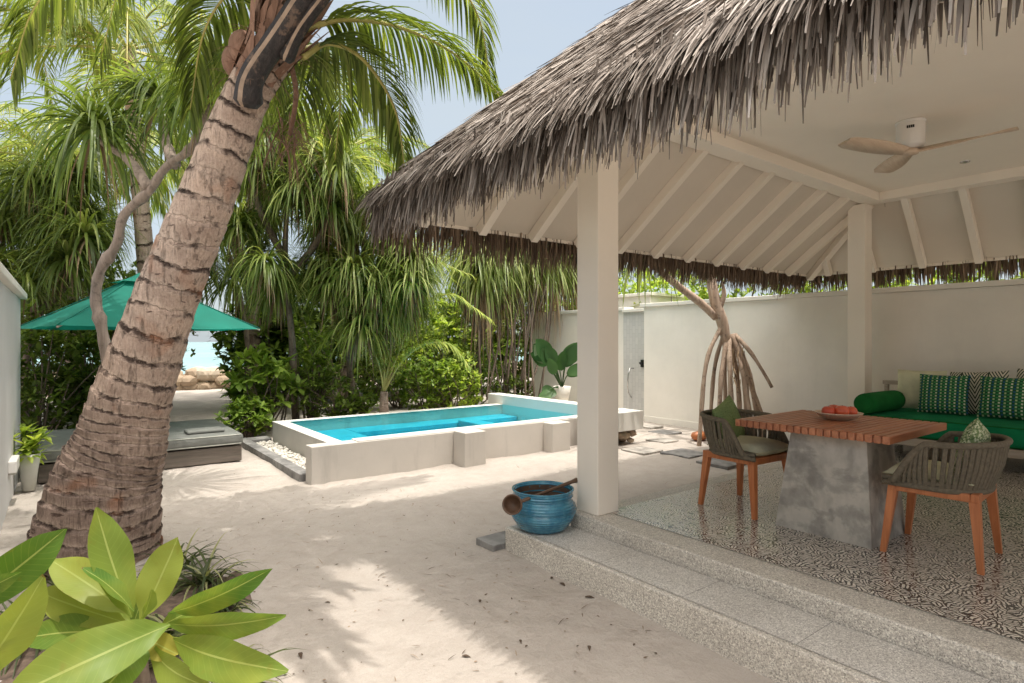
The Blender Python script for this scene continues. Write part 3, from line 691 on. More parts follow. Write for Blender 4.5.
# ------------------------------------------------------------------ table, bowl, fruit
ZT_ = ZP+.004+.708; tx0, tx1, ty0, ty1 = 3.86, 4.84, 1.39, 2.40
tab = thing('dining_table', 'square slatted teak table on a tapered grey concrete pedestal', 'table', (4.3, 1.9, ZP+.004))
g = MB(); n = 21; st = (ty1-ty0)/n
for k in range(n): g.box(tx0, tx1, ty0+k*st+.005, ty0+(k+1)*st-.005, ZT_-.048, ZT_, .003, rng.random(), 0, 1)
g.box(tx0+.012, tx1-.012, ty0+.006, ty1-.006, ZT_-.044, ZT_-.010, 0, .0)
g.build('tabletop', M['teak'], tab)
g = MB(); zb = ZP+.005; zt = ZT_-.05
g.hexa([(3.91,1.51,zb),(4.47,1.51,zb),(4.47,2.12,zb),(3.91,2.12,zb),(3.99,1.57,zt),(4.38,1.57,zt),(4.38,2.05,zt),(3.99,2.05,zt)]); g.build('pedestal', M['concrete'], tab)
bc = V((4.43, 1.93, ZT_+.001)); bw_ = thing('fruit_bowl', 'shallow wooden bowl on the teak table', 'bowl', bc)
g = MB(); g.lathe([(0,0),(.07,0),(.075,.008),(.12,.022),(.152,.045),(.158,.052),(.15,.054),(.115,.032),(.06,.016),(0,.014)], bc, 40, .6); g.build('bowl', M['fanwood'], bw_)
for k, (dx, dy, dz, s, lab) in enumerate(((-.062,.042,.05,.046,'red apple at the left end of the wooden bowl'),(.03,.045,.056,.044,'red apple at the back of the wooden bowl'),(-.012,-.03,.056,.048,'red apple at the front of the wooden bowl'),(.058,-.058,.050,.045,'red apple at the right end of the wooden bowl'))):
    c = bc + V((dx,dy,dz+.006)); g = MB()
    g.lathe([(0,-.82*s),(.3*s,-.9*s),(.65*s,-.75*s),(.95*s,-.25*s),(1.0*s,.1*s),(.88*s,.5*s),(.6*s,.78*s),(.28*s,.85*s),(.08*s,.7*s),(0,.62*s)], c, 20, rng.random())
    ap = thing('apple', lab, 'fruit', c, 'apples in the wooden bowl'); g.build('flesh', M['apple'], ap)
    g = MB(); g.tube([c+V((0,0,.6*s)), c+V((.002,0,.75*s)), c+V((.004,0,.9*s))], .0025, 6); g.build('stalk', M['ladle'], ap)

# ------------------------------------------------------------------ rope chairs (front towards +y)
def pillow(w_, h_, th, mat, name, n=14):
    g = MB()
    for s in (1, -1):
        b = len(g.v)
        for j in range(n+1):
            for i in range(n+1):
                u, v = i/n*2-1, j/n*2-1
                pin = 1-.06*(1-abs(u)**1.5)*abs(v)**4 - .0
                z = s*th*((1-u**4)*(1-v**4))**.6
                wv = .012*math.sin(u*9+v*4)*(1-abs(u))*(1-abs(v))
                g.v.append((u*w_/2*(1-.06*(1-v*v)*0-.05*abs(u)**6*(1-abs(v)**2)), v*h_/2*(1-.05*abs(v)**6*(1-abs(u)**2)), z+wv))
        for j in range(n):
            for i in range(n):
                q = [b+j*(n+1)+i, b+j*(n+1)+i+1, b+(j+1)*(n+1)+i+1, b+(j+1)*(n+1)+i]; uv = [(i/n,j/n),((i+1)/n,j/n),((i+1)/n,(j+1)/n),(i/n,(j+1)/n)]
                if s < 0: q = q[::-1]; uv = uv[::-1]
                g.face(q, rng.random() , 0, uv)
    return g
def chair(label):
    t = thing('rope_armchair', label, 'chair', (0,0,0), 'rope armchairs at the table', 0, True)
    for sx in (-1, 1):
        for sy in (-1, 1):
            top = V((sx*.205, .19 if sy > 0 else -.20, .40)); bot = V((sx*.245, .235 if sy > 0 else -.235, 0)); g = MB()
            a, b = .025, .015
            g.hexa([bot+V((-b,-b,0)), bot+V((b,-b,0)), bot+V((b,b,0)), bot+V((-b,b,0)), top+V((-a,-a,0)), top+V((a,-a,0)), top+V((a,a,0)), top+V((-a,a,0))], .7); g.build('leg', M['teak_leg'], t)
    g = MB(); g.box(-.235, .235, .175, .215, .375, .425, .006, .6); g.box(-.235, .235, -.225, -.185, .375, .425, .006, .6); g.box(-.236, -.196, -.184, .174, .376, .424, .006, .6); g.box(.196, .236, -.184, .174, .376, .424, .006, .6)
    g.box(-.195, .195, -.184, .174, .40, .415, 0, .4); g.build('seat_frame', M['teak_leg'], t)
    def U(s, top):       # s in -1..1 around the U shaped back
        a = s*1.0; ang = a*math.pi*.5
        if abs(s) < .62:
            th = s/.62*math.pi/2; x = .275*math.sin(th)*(abs(math.sin(th))**-.12 if abs(math.sin(th)) > .01 else 1); y = -.27*math.cos(th)**.75 if math.cos(th) > 0 else 0
        else:
            th = (abs(s)-.62)/.38; x = math.copysign(.275, s); y = .27*th
        if not top: return V((x*.90, y*.88-.0, .425))
        z = .70
        if abs(s) > .30: z = .70 - .035*((abs(s)-.30)/.70)
        if abs(s) > .66: q = (abs(s)-.66)/.34; z -= .225*q**1.35; y -= .09*q
        return V((x*1.06, y*1.08-.02, z))
    g = MB()
    N = 46
    for k in range(N+1):
        s = -1+2*k/N; p0, p1 = U(s, False), U(s, True)
        mid = p0.lerp(p1, .5) + (V((p0.x,p0.y,0)).normalized()*.012)
        for off in (-.0045, .0045):
            tv = (U(min(1,s+.01),True)-U(max(-1,s-.01),True)).normalized()*off
            g.tube([p0+tv, mid+tv, p1+tv], .0088, 6, .5, 0, False)
    g.build('rope_weave', M['rope'], t)
    top = [U(-1+2*k/60, True) for k in range(61)]
    g = MB()
    g.tube(top, .018, 10); g.build('top_rail', M['rope'], t)
    g = MB(); bt_ = [U(-1+2*k/60, False) for k in range(61)]; g.tube(bt_, .018, 8); g.tube([q+V((0,0,.03)) for q in bt_], .014, 8); g.build('bottom_rail', M['rope'], t)
    g = pillow(.45, .45, .055, None, ''); mtx = Matrix.Translation((0,.025,.472)); g.v = [tuple(mtx @ V(v)) for v in g.v]; g.build('seat_cushion', M['sage'], t)
    return t
c1 = chair('olive rope armchair on the pool side of the table, open seat facing the table')
c2 = copy_tree(c1); c2['label'] = 'olive rope armchair seen from behind in front of the concrete pedestal, green daybed beyond'
c1.location = (4.17, 2.49, ZP+.005); c1.rotation_euler = (0,0,R(176)); c2.location = (4.20, 1.24, ZP+.005); c2.rotation_euler = (0,0,R(4))
def place_pillow(label, name, w_, h_, th, mat, loc, tilt, yaw, roll=0, group=None):
    g = pillow(w_, h_, th, None, ''); o = g.build(name, mat); o.location = loc
    o.rotation_euler = (Matrix.Rotation(yaw,4,'Z') @ Matrix.Rotation(R(90)-tilt,4,'X') @ Matrix.Rotation(roll,4,'Z')).to_euler()
    return tag(o, label, 'cushion', group)
t = NT('speckled_green_print'); vv = t.vor(t.coord(), 120, out='Color'); s3 = t.node('ShaderNodeSeparateColor'); t.link(vv, s3.inputs[0])
t.base(t.ramp(s3.outputs[0], [(0,(.06,.11,.035)),(.5,(.22,.30,.13)),(.75,(.58,.60,.42))])); t.rough(.9); M['speck'] = t.mat
t = NT('dark_green_weave'); t.base(t.ramp(t.vor(t.coord(), 90), [(.1,(.06,.11,.035)),(.5,(.19,.26,.10))])); t.rough(.9); M['weave'] = t.mat
place_pillow('dark green patterned cushion leaning in the rope chair on the pool side', 'cushion', .40, .36, .055, M['weave'], (4.20, 2.66, ZP+.005+.62), R(16), R(10), R(14), 'scatter cushions')
place_pillow('pale green speckled cushion poking above the rope chair seen from behind', 'cushion', .40, .38, .055, M['speck'], (4.19, 1.09, ZP+.005+.615), R(14), R(184), R(16), 'scatter cushions')

# ------------------------------------------------------------------ daybed
SX0, SX1, SY0, SY1 = 7.2, 8.5, .2, 3.0
day = thing('daybed', 'deep beige timber daybed with emerald seat along the garden wall', 'sofa', (7.9, 1.6, ZP+.004)); zf = ZP+.005
MB().box(SX0, SX1, SY0, SY1, zf+.15, zf+.235, .008).build('frame', M['sofa'], day)
for (x, y) in ((SX0+.06,SY0+.06),(SX0+.06,SY1-.06),(SX1-.06,SY0+.06),(SX1-.06,SY1-.06)): MB().box(x-.035, x+.035, y-.035, y+.035, zf, zf+.149, .004).build('leg', M['sofa'], day)
MB().box(SX0+.01, SX1-.12, SY0+.02, SY1-.03, zf+.237, zf+.445, .05, seg=4).build('seat_mattress', M['green'], day)
g = MB(); x_, z_ = SX0+.012, zf+.43
g.tube([(SX0+.022,SY0+.06,z_+.006),(SX0+.022,SY1-.07,z_+.006)], .006, 6); g.tube([(SX0+.022,SY0+.06,zf+.25),(SX0+.022,SY1-.07,zf+.25)], .006, 6)
g.build('piping', M['bolster'], day)
g = MB(); g.box(SX1-.09, SX1-.03, SY0, SY1+.12, zf+.72, zf+.77, .005)
for y in (SY0+.03, SY0+.7, SY0+1.3, SY0+1.9, SY0+2.45, SY0+2.68, SY1+.08): g.box(SX1-.085, SX1-.035, y-.022, y+.022, zf+.236, zf+.719, .004)
g.build('back_rail', M['sofa'], day)
g = MB(); g.box(SX0+.0, SX1-.1, SY1-.02, SY1+.03, zf+.42, zf+.47, .005); g.box(SX0+.002, SX0+.05, SY1-.018, SY1+.028, zf+.236, zf+.419, .004); g.build('arm_rail', M['sofa'], day)
g = MB(); L = .86; pr = [(0,0),(.06,.0),(.10,.012),(.115,.04),(.118,.1)] + [(.12,L*.5)] + [(.118,L-.1),(.115,L-.04),(.10,L-.012),(.06,L),(0,L)]
g.lathe(pr, (0,0,0), 28)
for zz in (.012, L-.012): g.tube([(.103*math.cos(a), .103*math.sin(a), zz) for a in [k*2*math.pi/32 for k in range(33)]], .006, 6)
bo = g.build('bolster', M['bolster']); bo.rotation_euler = (0, R(90), R(-2)); bo.location = (7.18, 2.86, zf+.445+.118)
tag(bo, 'dark green cylindrical bolster at the left end of the daybed', 'bolster')
zc = zf+.445
place_pillow('plain sage cushion standing beside the green bolster', 'cushion', .50, .48, .075, M['sage'], (8.12, 2.60, zc+.25), R(14), R(-84), 0, 'scatter cushions')
place_pillow('green dash-patterned cushion between the sage and the leaf-print cushions', 'cushion', .48, .46, .085, M['dash'], (7.97, 2.33, zc+.225), R(18), R(-84), 0, 'scatter cushions')
place_pillow('cream and black leaf-print cushion tucked between two green dash-patterned ones', 'cushion', .54, .50, .075, M['leafprint'], (8.17, 2.05, zc+.245), R(12), R(-88), R(4), 'scatter cushions')
place_pillow('green dash-patterned cushion at the right edge of the photo', 'cushion', .52, .46, .085, M['dash'], (7.98, 1.75, zc+.225), R(18), R(-90), 0, 'scatter cushions')
place_pillow('second leaf-print cushion peeking over the right-hand dash-patterned cushion', 'cushion', .58, .52, .07, M['leafprint'], (8.22, 1.48, zc+.25), R(10), R(-90), R(-6), 'scatter cushions')

# ------------------------------------------------------------------ blue water pot with ladle
pc = V((2.80, 3.30, ZS+.006)); pot = thing('water_pot', 'blue glazed foot-wash pot on the end of the lower step', 'pot', pc)
prof = [(0,.0),(.16,0),(.185,.02),(.225,.09),(.248,.16)]
for k in range(9):
    a = .16+.012*k; prof.append((.246-.0006*k*k+(.006 if k % 2 else -.004), a))
prof += [(.226,.285),(.219,.30),(.222,.318),(.230,.335),(.228,.342),(.216,.342),(.208,.325),(.206,.30),(.212,.25),(.225,.18)]
prof = [(a, b*.86) for a, b in prof]; g = MB(); g.lathe(prof, pc, 48); g.build('glazed_body', M['blue'], pot)
g = MB(); g.lathe([(.22,.16),(.0,.16)], pc, 32); g.lathe([(.205,.266),(.211,.215),(.222,.16)], pc, 32); g.build('dark_inside', M['potin'], pot)
ld = thing('wooden_ladle', 'long dark wooden ladle lying across the blue pot', 'ladle', pc+V((0,0,.34)))
a0 = PX(513, 505, 4.03); a1 = PX(578, 480, 4.46)
hd = (a1-a0).normalized(); g = MB(); g.tube([a0+hd*.05, a0.lerp(a1,.3), a0.lerp(a1,.6), a0.lerp(a1,.9), a1-hd*.02, a1], [.013,.012,.012,.014,.02,.012], 10); g.build('handle', M['ladle'], ld)
g = MB(); s = .07; g.lathe([(0,-.06),(.03,-.058),(.055,-.04),(.068,0),(.070,.03),(.062,.032),(.055,0),(.04,-.03),(0,-.045)], (0,0,0), 28)
q = (V((-.75,-.62,.25))).normalized().to_track_quat('Z','Y').to_matrix().to_4x4(); mtx = Matrix.Translation(a0) @ q; g.v = [tuple(mtx @ V(v)) for v in g.v]; g.build('scoop', M['ladle'], ld)

# ------------------------------------------------------------------ loungers, umbrella
def lounger(label, x0, x1):
    t = thing('sun_lounger', label, 'lounger', ((x0+x1)/2, 9, 0), 'sun loungers under the umbrella')
    MB().box(x0+.02, x1-.02, 8.2, 10.0, .0, .20, .01).build('base', M['lounge'], t)
    MB().box(x0, x1, 8.17, 10.02, .215, .36, .05, seg=4).build('mattress', M['grey_fab'], t)
    g = MB(); z = .345
    g.tube([(x0+.03,8.18,z),(x1-.03,8.18,z)], .007, 6); g.tube([(x0+.03,8.18,.232),(x1-.03,8.18,.232)], .007, 6); g.build('piping', M['piping'], t)
    return t
lounger('grey sun lounger between the palm trunk and the pool', .92, 1.84); lounger('grey sun lounger half hidden by the palm trunk, beside the left wall', -.27, .66)
g = MB(); g.box(1.22, 1.66, 8.40, 8.70, .362, .405, .02, seg=3); tag(g.build('folded_towel', M['grey_fab']), 'folded grey towel on the lounger right of the palm', 'towel')
g = MB(); g.box(.36, .62, 8.3, 8.62, .362, .425, .025, seg=3); tag(g.build('folded_towel', M['piping']), 'rolled pale towel on the lounger beside the palm trunk', 'towel')
uc = V((.80, 9.55, 0)); um = thing('umbrella', 'large teal square beach umbrella behind the palm trunk', 'umbrella', uc)
g = MB(); zr_, za = 1.73, 2.48; hd_ = 1.62; rot = R(-37+4)
cor = [V((math.cos(rot+k*math.pi/2)*hd_, math.sin(rot+k*math.pi/2)*hd_, zr_)) + uc for k in range(4)]
def canopy(cor, apex, n, sag):
    for k in range(4):
        a, b = cor[k], cor[(k+1)%4]; base = len(g.v)
        for j in range(n+1):
            t = j/n
            for i in range(n+1):
                s = i/n; p = apex.lerp(a.lerp(b, s), t); p = p - V((0,0,sag*math.sin(s*math.pi)*t*(1.25-t) + .05*math.sin(t*math.pi)*(.6+.4*abs(s-.5)*2)*0.6)); g.v.append(tuple(p + V((0,0,.016*noise.noise(p*3.2)))))
        for j in range(n):
            for i in range(n): g.face([base+j*(n+1)+i, base+j*(n+1)+i+1, base+(j+1)*(n+1)+i+1, base+(j+1)*(n+1)+i])
canopy(cor, uc+V((0,0,za)), 10, .05); 
for c in cor:
    ap_ = uc+V((0,0,za)); g.tube([ap_.lerp(c, q/8)-V((0,0,.05*math.sin(q/8*math.pi)*.6*.6-.004)) for q in range(9)], .007, 6)
g.build('canopy', M['teal'], um)
g = MB(); canopy([uc + (c-uc-V((0,0,zr_)))*.24 + V((0,0,za-.125)) for c in cor], uc+V((0,0,za+.02)), 5, .01); g.build('vent_cap', M['teal'], um)
g = MB(); g.tube([uc, uc+V((0,0,za))], .028, 12); g.build('pole', M['sofa'], um)
for k in range(4):
    g = MB(); g.tube([uc+V((0,0,za-.06)), cor[k].lerp(uc+V((0,0,za)), .5)-V((0,0,.09)), cor[k]-V((0,0,.02))], .012, 6); g.build('rib', M['sofa'], um)
g = MB(); g.box(uc.x-.3, uc.x+.3, uc.y-.3, uc.y+.3, 0, .06, .01); g.build('base_plate', M['dark_stone'], um)

# ------------------------------------------------------------------ breakwater
g = MB()
for k in range(330):
    x = rng.uniform(-9, 22); z = rng.choice([.1,.32,.52]); s = rng.uniform(.18,.34)
    bm = bmesh.new(); bmesh.ops.create_icosphere(bm, subdivisions=2, radius=1)
    for v in bm.verts: v.co *= 1+.22*noise.noise(v.co*1.3+V((k,0,0)))
    mt = Matrix.Translation((x, 21.3+rng.uniform(-.15,.15)+z*.25, z-.05)) @ Matrix.Rotation(rng.random()*6, 4, 'Z') @ Matrix.Diagonal((s*1.25,s*.9,s*.8,1)); g.addbm(bm, rng.random(), 0, mt, False)
tag(g.build('stone_wall', M['stone']), 'low rough stone sea wall beyond the beach path', 'stone wall')

# ------------------------------------------------------------------ plants
def at(px, Y): # point on the ground seen on a bearing at a given Y
    k = (px-512)/F; d = Y/(FW.y + RT.y*k); p = FW*d + RT*(d*k); return V((p.x, p.y, 0))
def bez(pts, n):
    pts = [V(p) for p in pts]; P = [pts[0]*2-pts[1]] + pts + [pts[-1]*2-pts[-2]]; out = []
    m = len(pts)-1
    for i in range(n+1):
        t = i/n*m; k = min(int(t), m-1); u = t-k; a, b, c, d = P[k:k+4]
        out.append(.5*((2*b)+(c-a)*u+(2*a-5*b+4*c-d)*u*u+(3*b-a-3*c+d)*u**3))
    return out
def frond(pts, n=70, L=.55, wd=.034, droop=1.3, rr=.016, bare=.16, tone=(.1,.8), mb=None):
    g = mb or MB(); c = bez(pts, 40); k = len(c)
    g.tube(c, [rr*(1-.85*i/(k-1)) + .002 for i in range(k)], 6, .5, 1)
    for i in range(n):
        t = bare + (1-bare)*(i+.5)/n; f = t*(k-1); a = min(int(f), k-2); p = c[a].lerp(c[a+1], f-a); tg = (c[a+1]-c[a]).normalized()
        sd = tg.cross(V((0,0,1))); sd = sd.normalized() if sd.length > .08 else V((1,0,0)); up = sd.cross(tg)
        ll = L*(math.sin(min(1,(t-bare)/(1-bare)*1.02+.16)*math.pi*.93)**.7*.85+.18)
        for s in (-1, 1):
            d = sd*s*(.9-.4*t) + tg*(.55+.5*t) + up*rng.uniform(.0,.28) + V((rng.gauss(0,.07), rng.gauss(0,.07), rng.gauss(0,.07)))
            g.strap(p, d, ll*rng.uniform(.82,1.1), wd*rng.uniform(.8,1.15), droop*rng.uniform(.7,1.35), 5, rng.uniform(*tone), 0, base_w=.35, tip=.04)
    return g
def ring_trunk(pts, radii, n=40, rings=34, seg=6, mat=None):
    c = bez(pts, rings*seg); g = MB(); k = len(c); rad = []
    def rr(t):
        f = t*(len(radii)-1); a = min(int(f), len(radii)-2); return radii[a]+(radii[a+1]-radii[a])*(f-a)
    def prof(i, j):
        an = 2*math.pi*j/n
        wob = .75*noise.noise(V((math.cos(an)*.55, math.sin(an)*.55, i/seg*.23))) + .30*noise.noise(V((math.cos(an)*2.2, math.sin(an)*2.2, i/seg*1.1)))
        ph = (i/seg + wob*.55) % 1.0
        return ph, wob
    def jit(i, j):
        ph, wob = prof(i, j); an = 2*math.pi*j/n
        return .05*(ph if ph < .9 else (1-ph)*9*.9) - .02 + .03*noise.noise(V((math.cos(an)*2, math.sin(an)*2, i*.07)))
    g.tube(c, [rr(i/(k-1)) for i in range(k)], n, .3, 0, True, jit)
    g.ring = []
    for i in range(k):
        for j in range(n):
            an = 2*math.pi*j/n; g.ring.append(20 + i/seg + .55*prof(i, j)[1])
    idx = 0
    for i in range(0):
        for j in range(n):
            ph, _ = prof(i+.5, j); g.r[idx] = (.72+.28*noise.noise(V((j*.21, i*.3, 9)))) if ph > .87 and noise.noise(V((j*60/n*.16, i/seg*.9, 2))) > -.22 else (.3 if ph > .10 else .52); idx += 1
    return g
# --- main palm
pb_ = GP(100, 556); palm = thing('coconut_palm', 'leaning coconut palm with ringed trunk rising from the foreground plants', 'palm tree', pb_, 'coconut palms')
D0 = 4.15
tp = [PX(90, 580, 4.12), PX(96, 545, 4.14), PX(108, 480, 4.15), PX(121, 444, 4.17), PX(132, 400, 4.18), PX(166, 300, 4.2), PX(206, 200, 4.2), PX(245, 100, 4.15), PX(278, 45, 4.12), PX(300, 0, 4.1)]
px2 = 4.15/F
ring_trunk(tp, [62*px2, 57*px2, 47*px2, 41*px2, 36*px2, 29*px2, 26*px2, 21*px2, 20*px2, 17*px2], 72, 42, 10).build('trunk', M['trunk'], palm)
ct = PX(292, 8, 4.1)
g = MB()      # brown fibre and old leaf bases round the crown
axd = (ct-tp[7]).normalized()
for k in range(150):
    a = rng.uniform(0, 6.28); o_ = (V((math.cos(a), math.sin(a), 0))); o_ = (o_-axd*o_.dot(axd)).normalized(); f_ = rng.uniform(.12,1.1)
    p = tp[7].lerp(ct, f_) + o_*(.135+.05*f_); q = p + o_*.3
    g.strap(p, axd + o_*rng.uniform(.0,.30) + V((rng.gauss(0,.12), rng.gauss(0,.12), 0)), rng.uniform(.12,.34), rng.uniform(.03,.09), rng.uniform(-.1,.5), 5, rng.random(), 0, side=axd.cross(o_), base_w=1, tip=.25)
for k in range(140):
    a = rng.uniform(0, 6.28); b = tp[7].lerp(ct, rng.uniform(.15,1)); o_ = V((math.cos(a), math.sin(a), 0)); g.strap(b+o_*.13, o_+V((0,0,rng.uniform(-.6,.9))), rng.uniform(.1,.3), .007, 1.4, 4, rng.random())
g.build('fibre_sheath', M['fibre'], palm)
def stub(pts, r0, r1):
    g = MB(); c = bez(pts, 14); n = 16; tn = len(c)
    g.tube(c, [(r0+(r1-r0)*i/(tn-1))*(1+.35*math.exp(-i*.8))*(1-.5*math.exp(-i*2.2)) for i in range(tn)], n, .5, 0, True, lambda i, j: -.42*abs(math.sin(2*math.pi*j/n)) + .05*noise.noise(V((i*.6, j*.7, 3))))
    for f in range(len(g.f)-2):
        j = f % n
        if j in (1, 8): g.m[f] = 1
    g.build('dead_stalk', [M['char'], M['charedge']], palm)
stub([PX(248, 108, 4.0), PX(252, 78, 3.93), PX(278, 38, 3.86), PX(312, -15, 3.8)], .088, .07)
stub([PX(285, 62, 3.95), PX(300, 30, 3.9), PX(330, -10, 3.85)], .06, .05)
FR = [  # control points of the crown's fronds
 [PX(305,30,4.1), PX(345,20,4.25), PX(400,28,4.6), PX(455,55,5.0), PX(505,100,5.4)],
 [PX(303,58,4.15), PX(330,44,4.35), PX(365,62,4.6), PX(395,110,4.9), PX(405,170,5.1)],
 [PX(300,10,4.1), PX(340,-60,4.6), PX(420,-60,5.4), PX(475,10,6.0), PX(490,75,6.3)],
 [PX(280,40,4.1), PX(240,-10,4.3), PX(205,30,4.6), PX(190,110,4.8)],
 [PX(280,20,4.1), PX(220,-60,4.3), PX(120,-60,4.5), PX(40,0,4.7), PX(10,80,4.8)],
 [PX(285,20,4.1), PX(270,-80,4.5), PX(200,-110,5.2), PX(130,-40,5.8), PX(100,60,6.1)],
 [PX(290,10,4.1), PX(300,-140,3.9), PX(330,-300,3.6), PX(420,-420,3.1)],
 [PX(285,10,4.05), PX(240,-160,3.7), PX(160,-300,3.2), PX(60,-330,2.8)],
 [PX(290,10,4.05), PX(260,-200,3.6), PX(290,-420,3.0), PX(330,-560,2.4)],
 [PX(290,5,4.1), PX(360,-160,4.6), PX(440,-220,5.2), PX(520,-130,5.8)],
 [PX(290,60,4.25), PX(300,55,4.7), PX(300,90,5.3), PX(285,150,5.6)],
 [PX(295,50,4.25), PX(325,50,4.9), PX(340,95,5.6), PX(335,160,5.9)],
 [PX(285,45,4.25), PX(262,50,4.7), PX(245,95,5.2), PX(238,160,5.4)],
 [PX(285,20,4.1), PX(200,-150,4.0), PX(60,-230,3.9), PX(-120,-180,3.9)],
 [PX(285,20,4.1), PX(230,-220,4.3), PX(200,-330,4.9), PX(190,-330,5.8)],
 [ct, (1.25,3.5,4.75), (1.38,2.7,4.85), (1.42,1.9,4.4)], [ct, (1.0,3.5,4.7), (.75,2.8,4.75), (.55,2.2,4.3)], [ct, (1.6,3.7,4.7), (1.95,3.3,4.9), (2.3,2.9,4.9)],
 [ct, (1.3,3.8,4.6), (1.5,3.3,4.7), (1.72,2.7,4.4)], [ct, (1.05,3.7,4.7), (1.12,2.9,4.9), (1.05,2.1,4.6)],
 [ct, (1.0,3.6,4.9), (1.25,2.8,5.2), (1.5,2.0,5.0)], [ct, (.8,3.6,4.8), (.85,2.8,4.9), (.95,2.0,4.5)], [ct, (1.2,3.4,5.1), (1.3,2.5,5.4), (1.3,1.6,5.2)], [ct, (.6,3.6,4.7), (.4,2.9,4.7), (.3,2.2,4.3)],
]
for k, f in enumerate(FR):
    frond(f, 105, .66 if k < 7 else .6, .024, 2.2, .022 if k < 3 else .014, .12, (.0,.8)).build('frond', [M['coco'], M['petiole']], palm)
g = MB()
for k in range(90):
    c = PX(290+rng.gauss(0,12), 135+rng.gauss(0,12), 4.75+rng.gauss(0,.1)); g.strap(c, (rng.gauss(0,.8), rng.gauss(0,.8), rng.uniform(-.8,.4)), rng.uniform(.2,.5), .010, 2.2, 5, rng.random())
g.tube(bez([PX(290,60,4.2), PX(296,95,4.5), PX(290,135,4.75)], 8), .02, 7); g.build('dried_flower_stalk', M['fibre'], palm)
for k, (x, y, d) in enumerate(((243,48,4.12),(236,62,4.2))):
    c = PX(x, y, d); g = MB(); bm = bmesh.new(); bmesh.ops.create_icosphere(bm, subdivisions=3, radius=.095)
    for v in bm.verts: v.co.z *= 1.25
    g.addbm(bm, rng.random(), 0, Matrix.Translation(c), True); 
    g.build('coconut', M['petiole'] if k > 1 else M['fibre'], palm)

def coco(label, base, top, r, fronds, L=.6, wd=.03, tone=(.1,.8), mat='coco', trunkmat='bark', mid=None, n=62, droop=1.5):
    t = thing('coconut_palm', label, 'palm tree', base, 'coconut palms')
    base, top = V(base), V(top); m = V(mid) if mid else base.lerp(top,.5)
    ring_trunk([base-V((0,0,.1)), m, top], [r*1.25, r, r*.8], 16, 26, 3).build('trunk', M['trunk'] if trunkmat == 'bark' else M[trunkmat], t)
    for f in fronds: frond([top]+f, n, L, wd, droop, .02, .14, tone).build('frond', [M[mat], M['petiole']], t)
    return t
def rfronds(c, n, L, z0=.6, seed=1, az0=0, spread=6.283, dn=1.0):
    r_ = random.Random(seed); out = []; c = V(c)
    for k in range(n):
        a = az0 + spread*(k+r_.uniform(-.3,.3))/n; e_ = r_.uniform(-.1, z0); o_ = V((math.cos(a), math.sin(a), 0)); LL = L*r_.uniform(.85,1.15)
        out.append([c+o_*LL*.33+V((0,0,LL*.33*e_)), c+o_*LL*.66+V((0,0,LL*.30*e_-LL*.10*dn)), c+o_*LL*.88+V((0,0,-LL*.42*dn+LL*.2*e_))])
    return out
# palms behind
t1 = PX(-40, -30, 7.6); coco('tall coconut palm off the upper left corner, its fronds hanging over the umbrella', GP(-45,470), t1, .14, rfronds(t1, 15, 2.9, .5, 3), .7, .024, (.3,1), n=90)
t2 = PX(60, 165, 12.5); coco('coconut palm with pale fronds behind the teal umbrella', V((t2.x+.3,t2.y+.2,0)), t2, .13, rfronds(t2, 18, 3.0, .7, 5), .7, .036, (.35,1), n=80)
t3 = PX(255, 120, 12.5); coco('coconut palm whose straight trunk stands right of the umbrella rim', GP(252,410), t3, .15, rfronds(t3, 15, 3.0, .6, 9), .75, .04, (.1,.8))
t4 = PX(200, 165, 15); coco('far coconut palm over the beach path', GP(298,395), t4, .14, rfronds(t4, 13, 3.2, .5, 13), .75, .045, (.35,1))
t5 = PX(345, 150, 15); coco('far coconut palm behind the screw pines by the pool', V((t5.x,t5.y,0)), t5, .14, rfronds(t5, 13, 3.0, .6, 15), .75, .045, (.2,.9))
t6 = PX(128, 50, 9.6); coco('coconut palm behind the screw pine stem, its crown filling the upper left', GP(160,432), t6, .13, rfronds(t6, 16, 2.8, .6, 21), .72, .026, (.2,1), n=84)
yb_ = at(384, 10.05); yd = yb_.dot(FW); yt = V((yb_.x, yb_.y, .5))
yt.z = H - yd*(392-342)/F
coco('young coconut palm with upright yellow stalks behind the pool', yb_, yt, .085, [
  [PX(391,350,yd), PX(398,300,yd), PX(425,262,yd+.1), PX(470,275,yd)], [PX(399,352,yd), PX(418,312,yd-.1), PX(450,295,yd-.2), PX(488,318,yd-.3)],
  [PX(384,345,yd), PX(377,300,yd+.2), PX(350,275,yd+.2), PX(318,300,yd+.1)], [PX(392,345,yd+.1), PX(396,290,yd+.3), PX(404,245,yd+.5), PX(420,220,yd+.7)],
  [PX(378,362,yd-.1), PX(362,335,yd-.3), PX(338,330,yd-.4), PX(318,350,yd-.5)], [PX(402,362,yd-.1), PX(425,345,yd-.2), PX(450,345,yd-.3), PX(468,365,yd-.4)]], .52, .03, (.3,1), 'coco_y', 'bark')

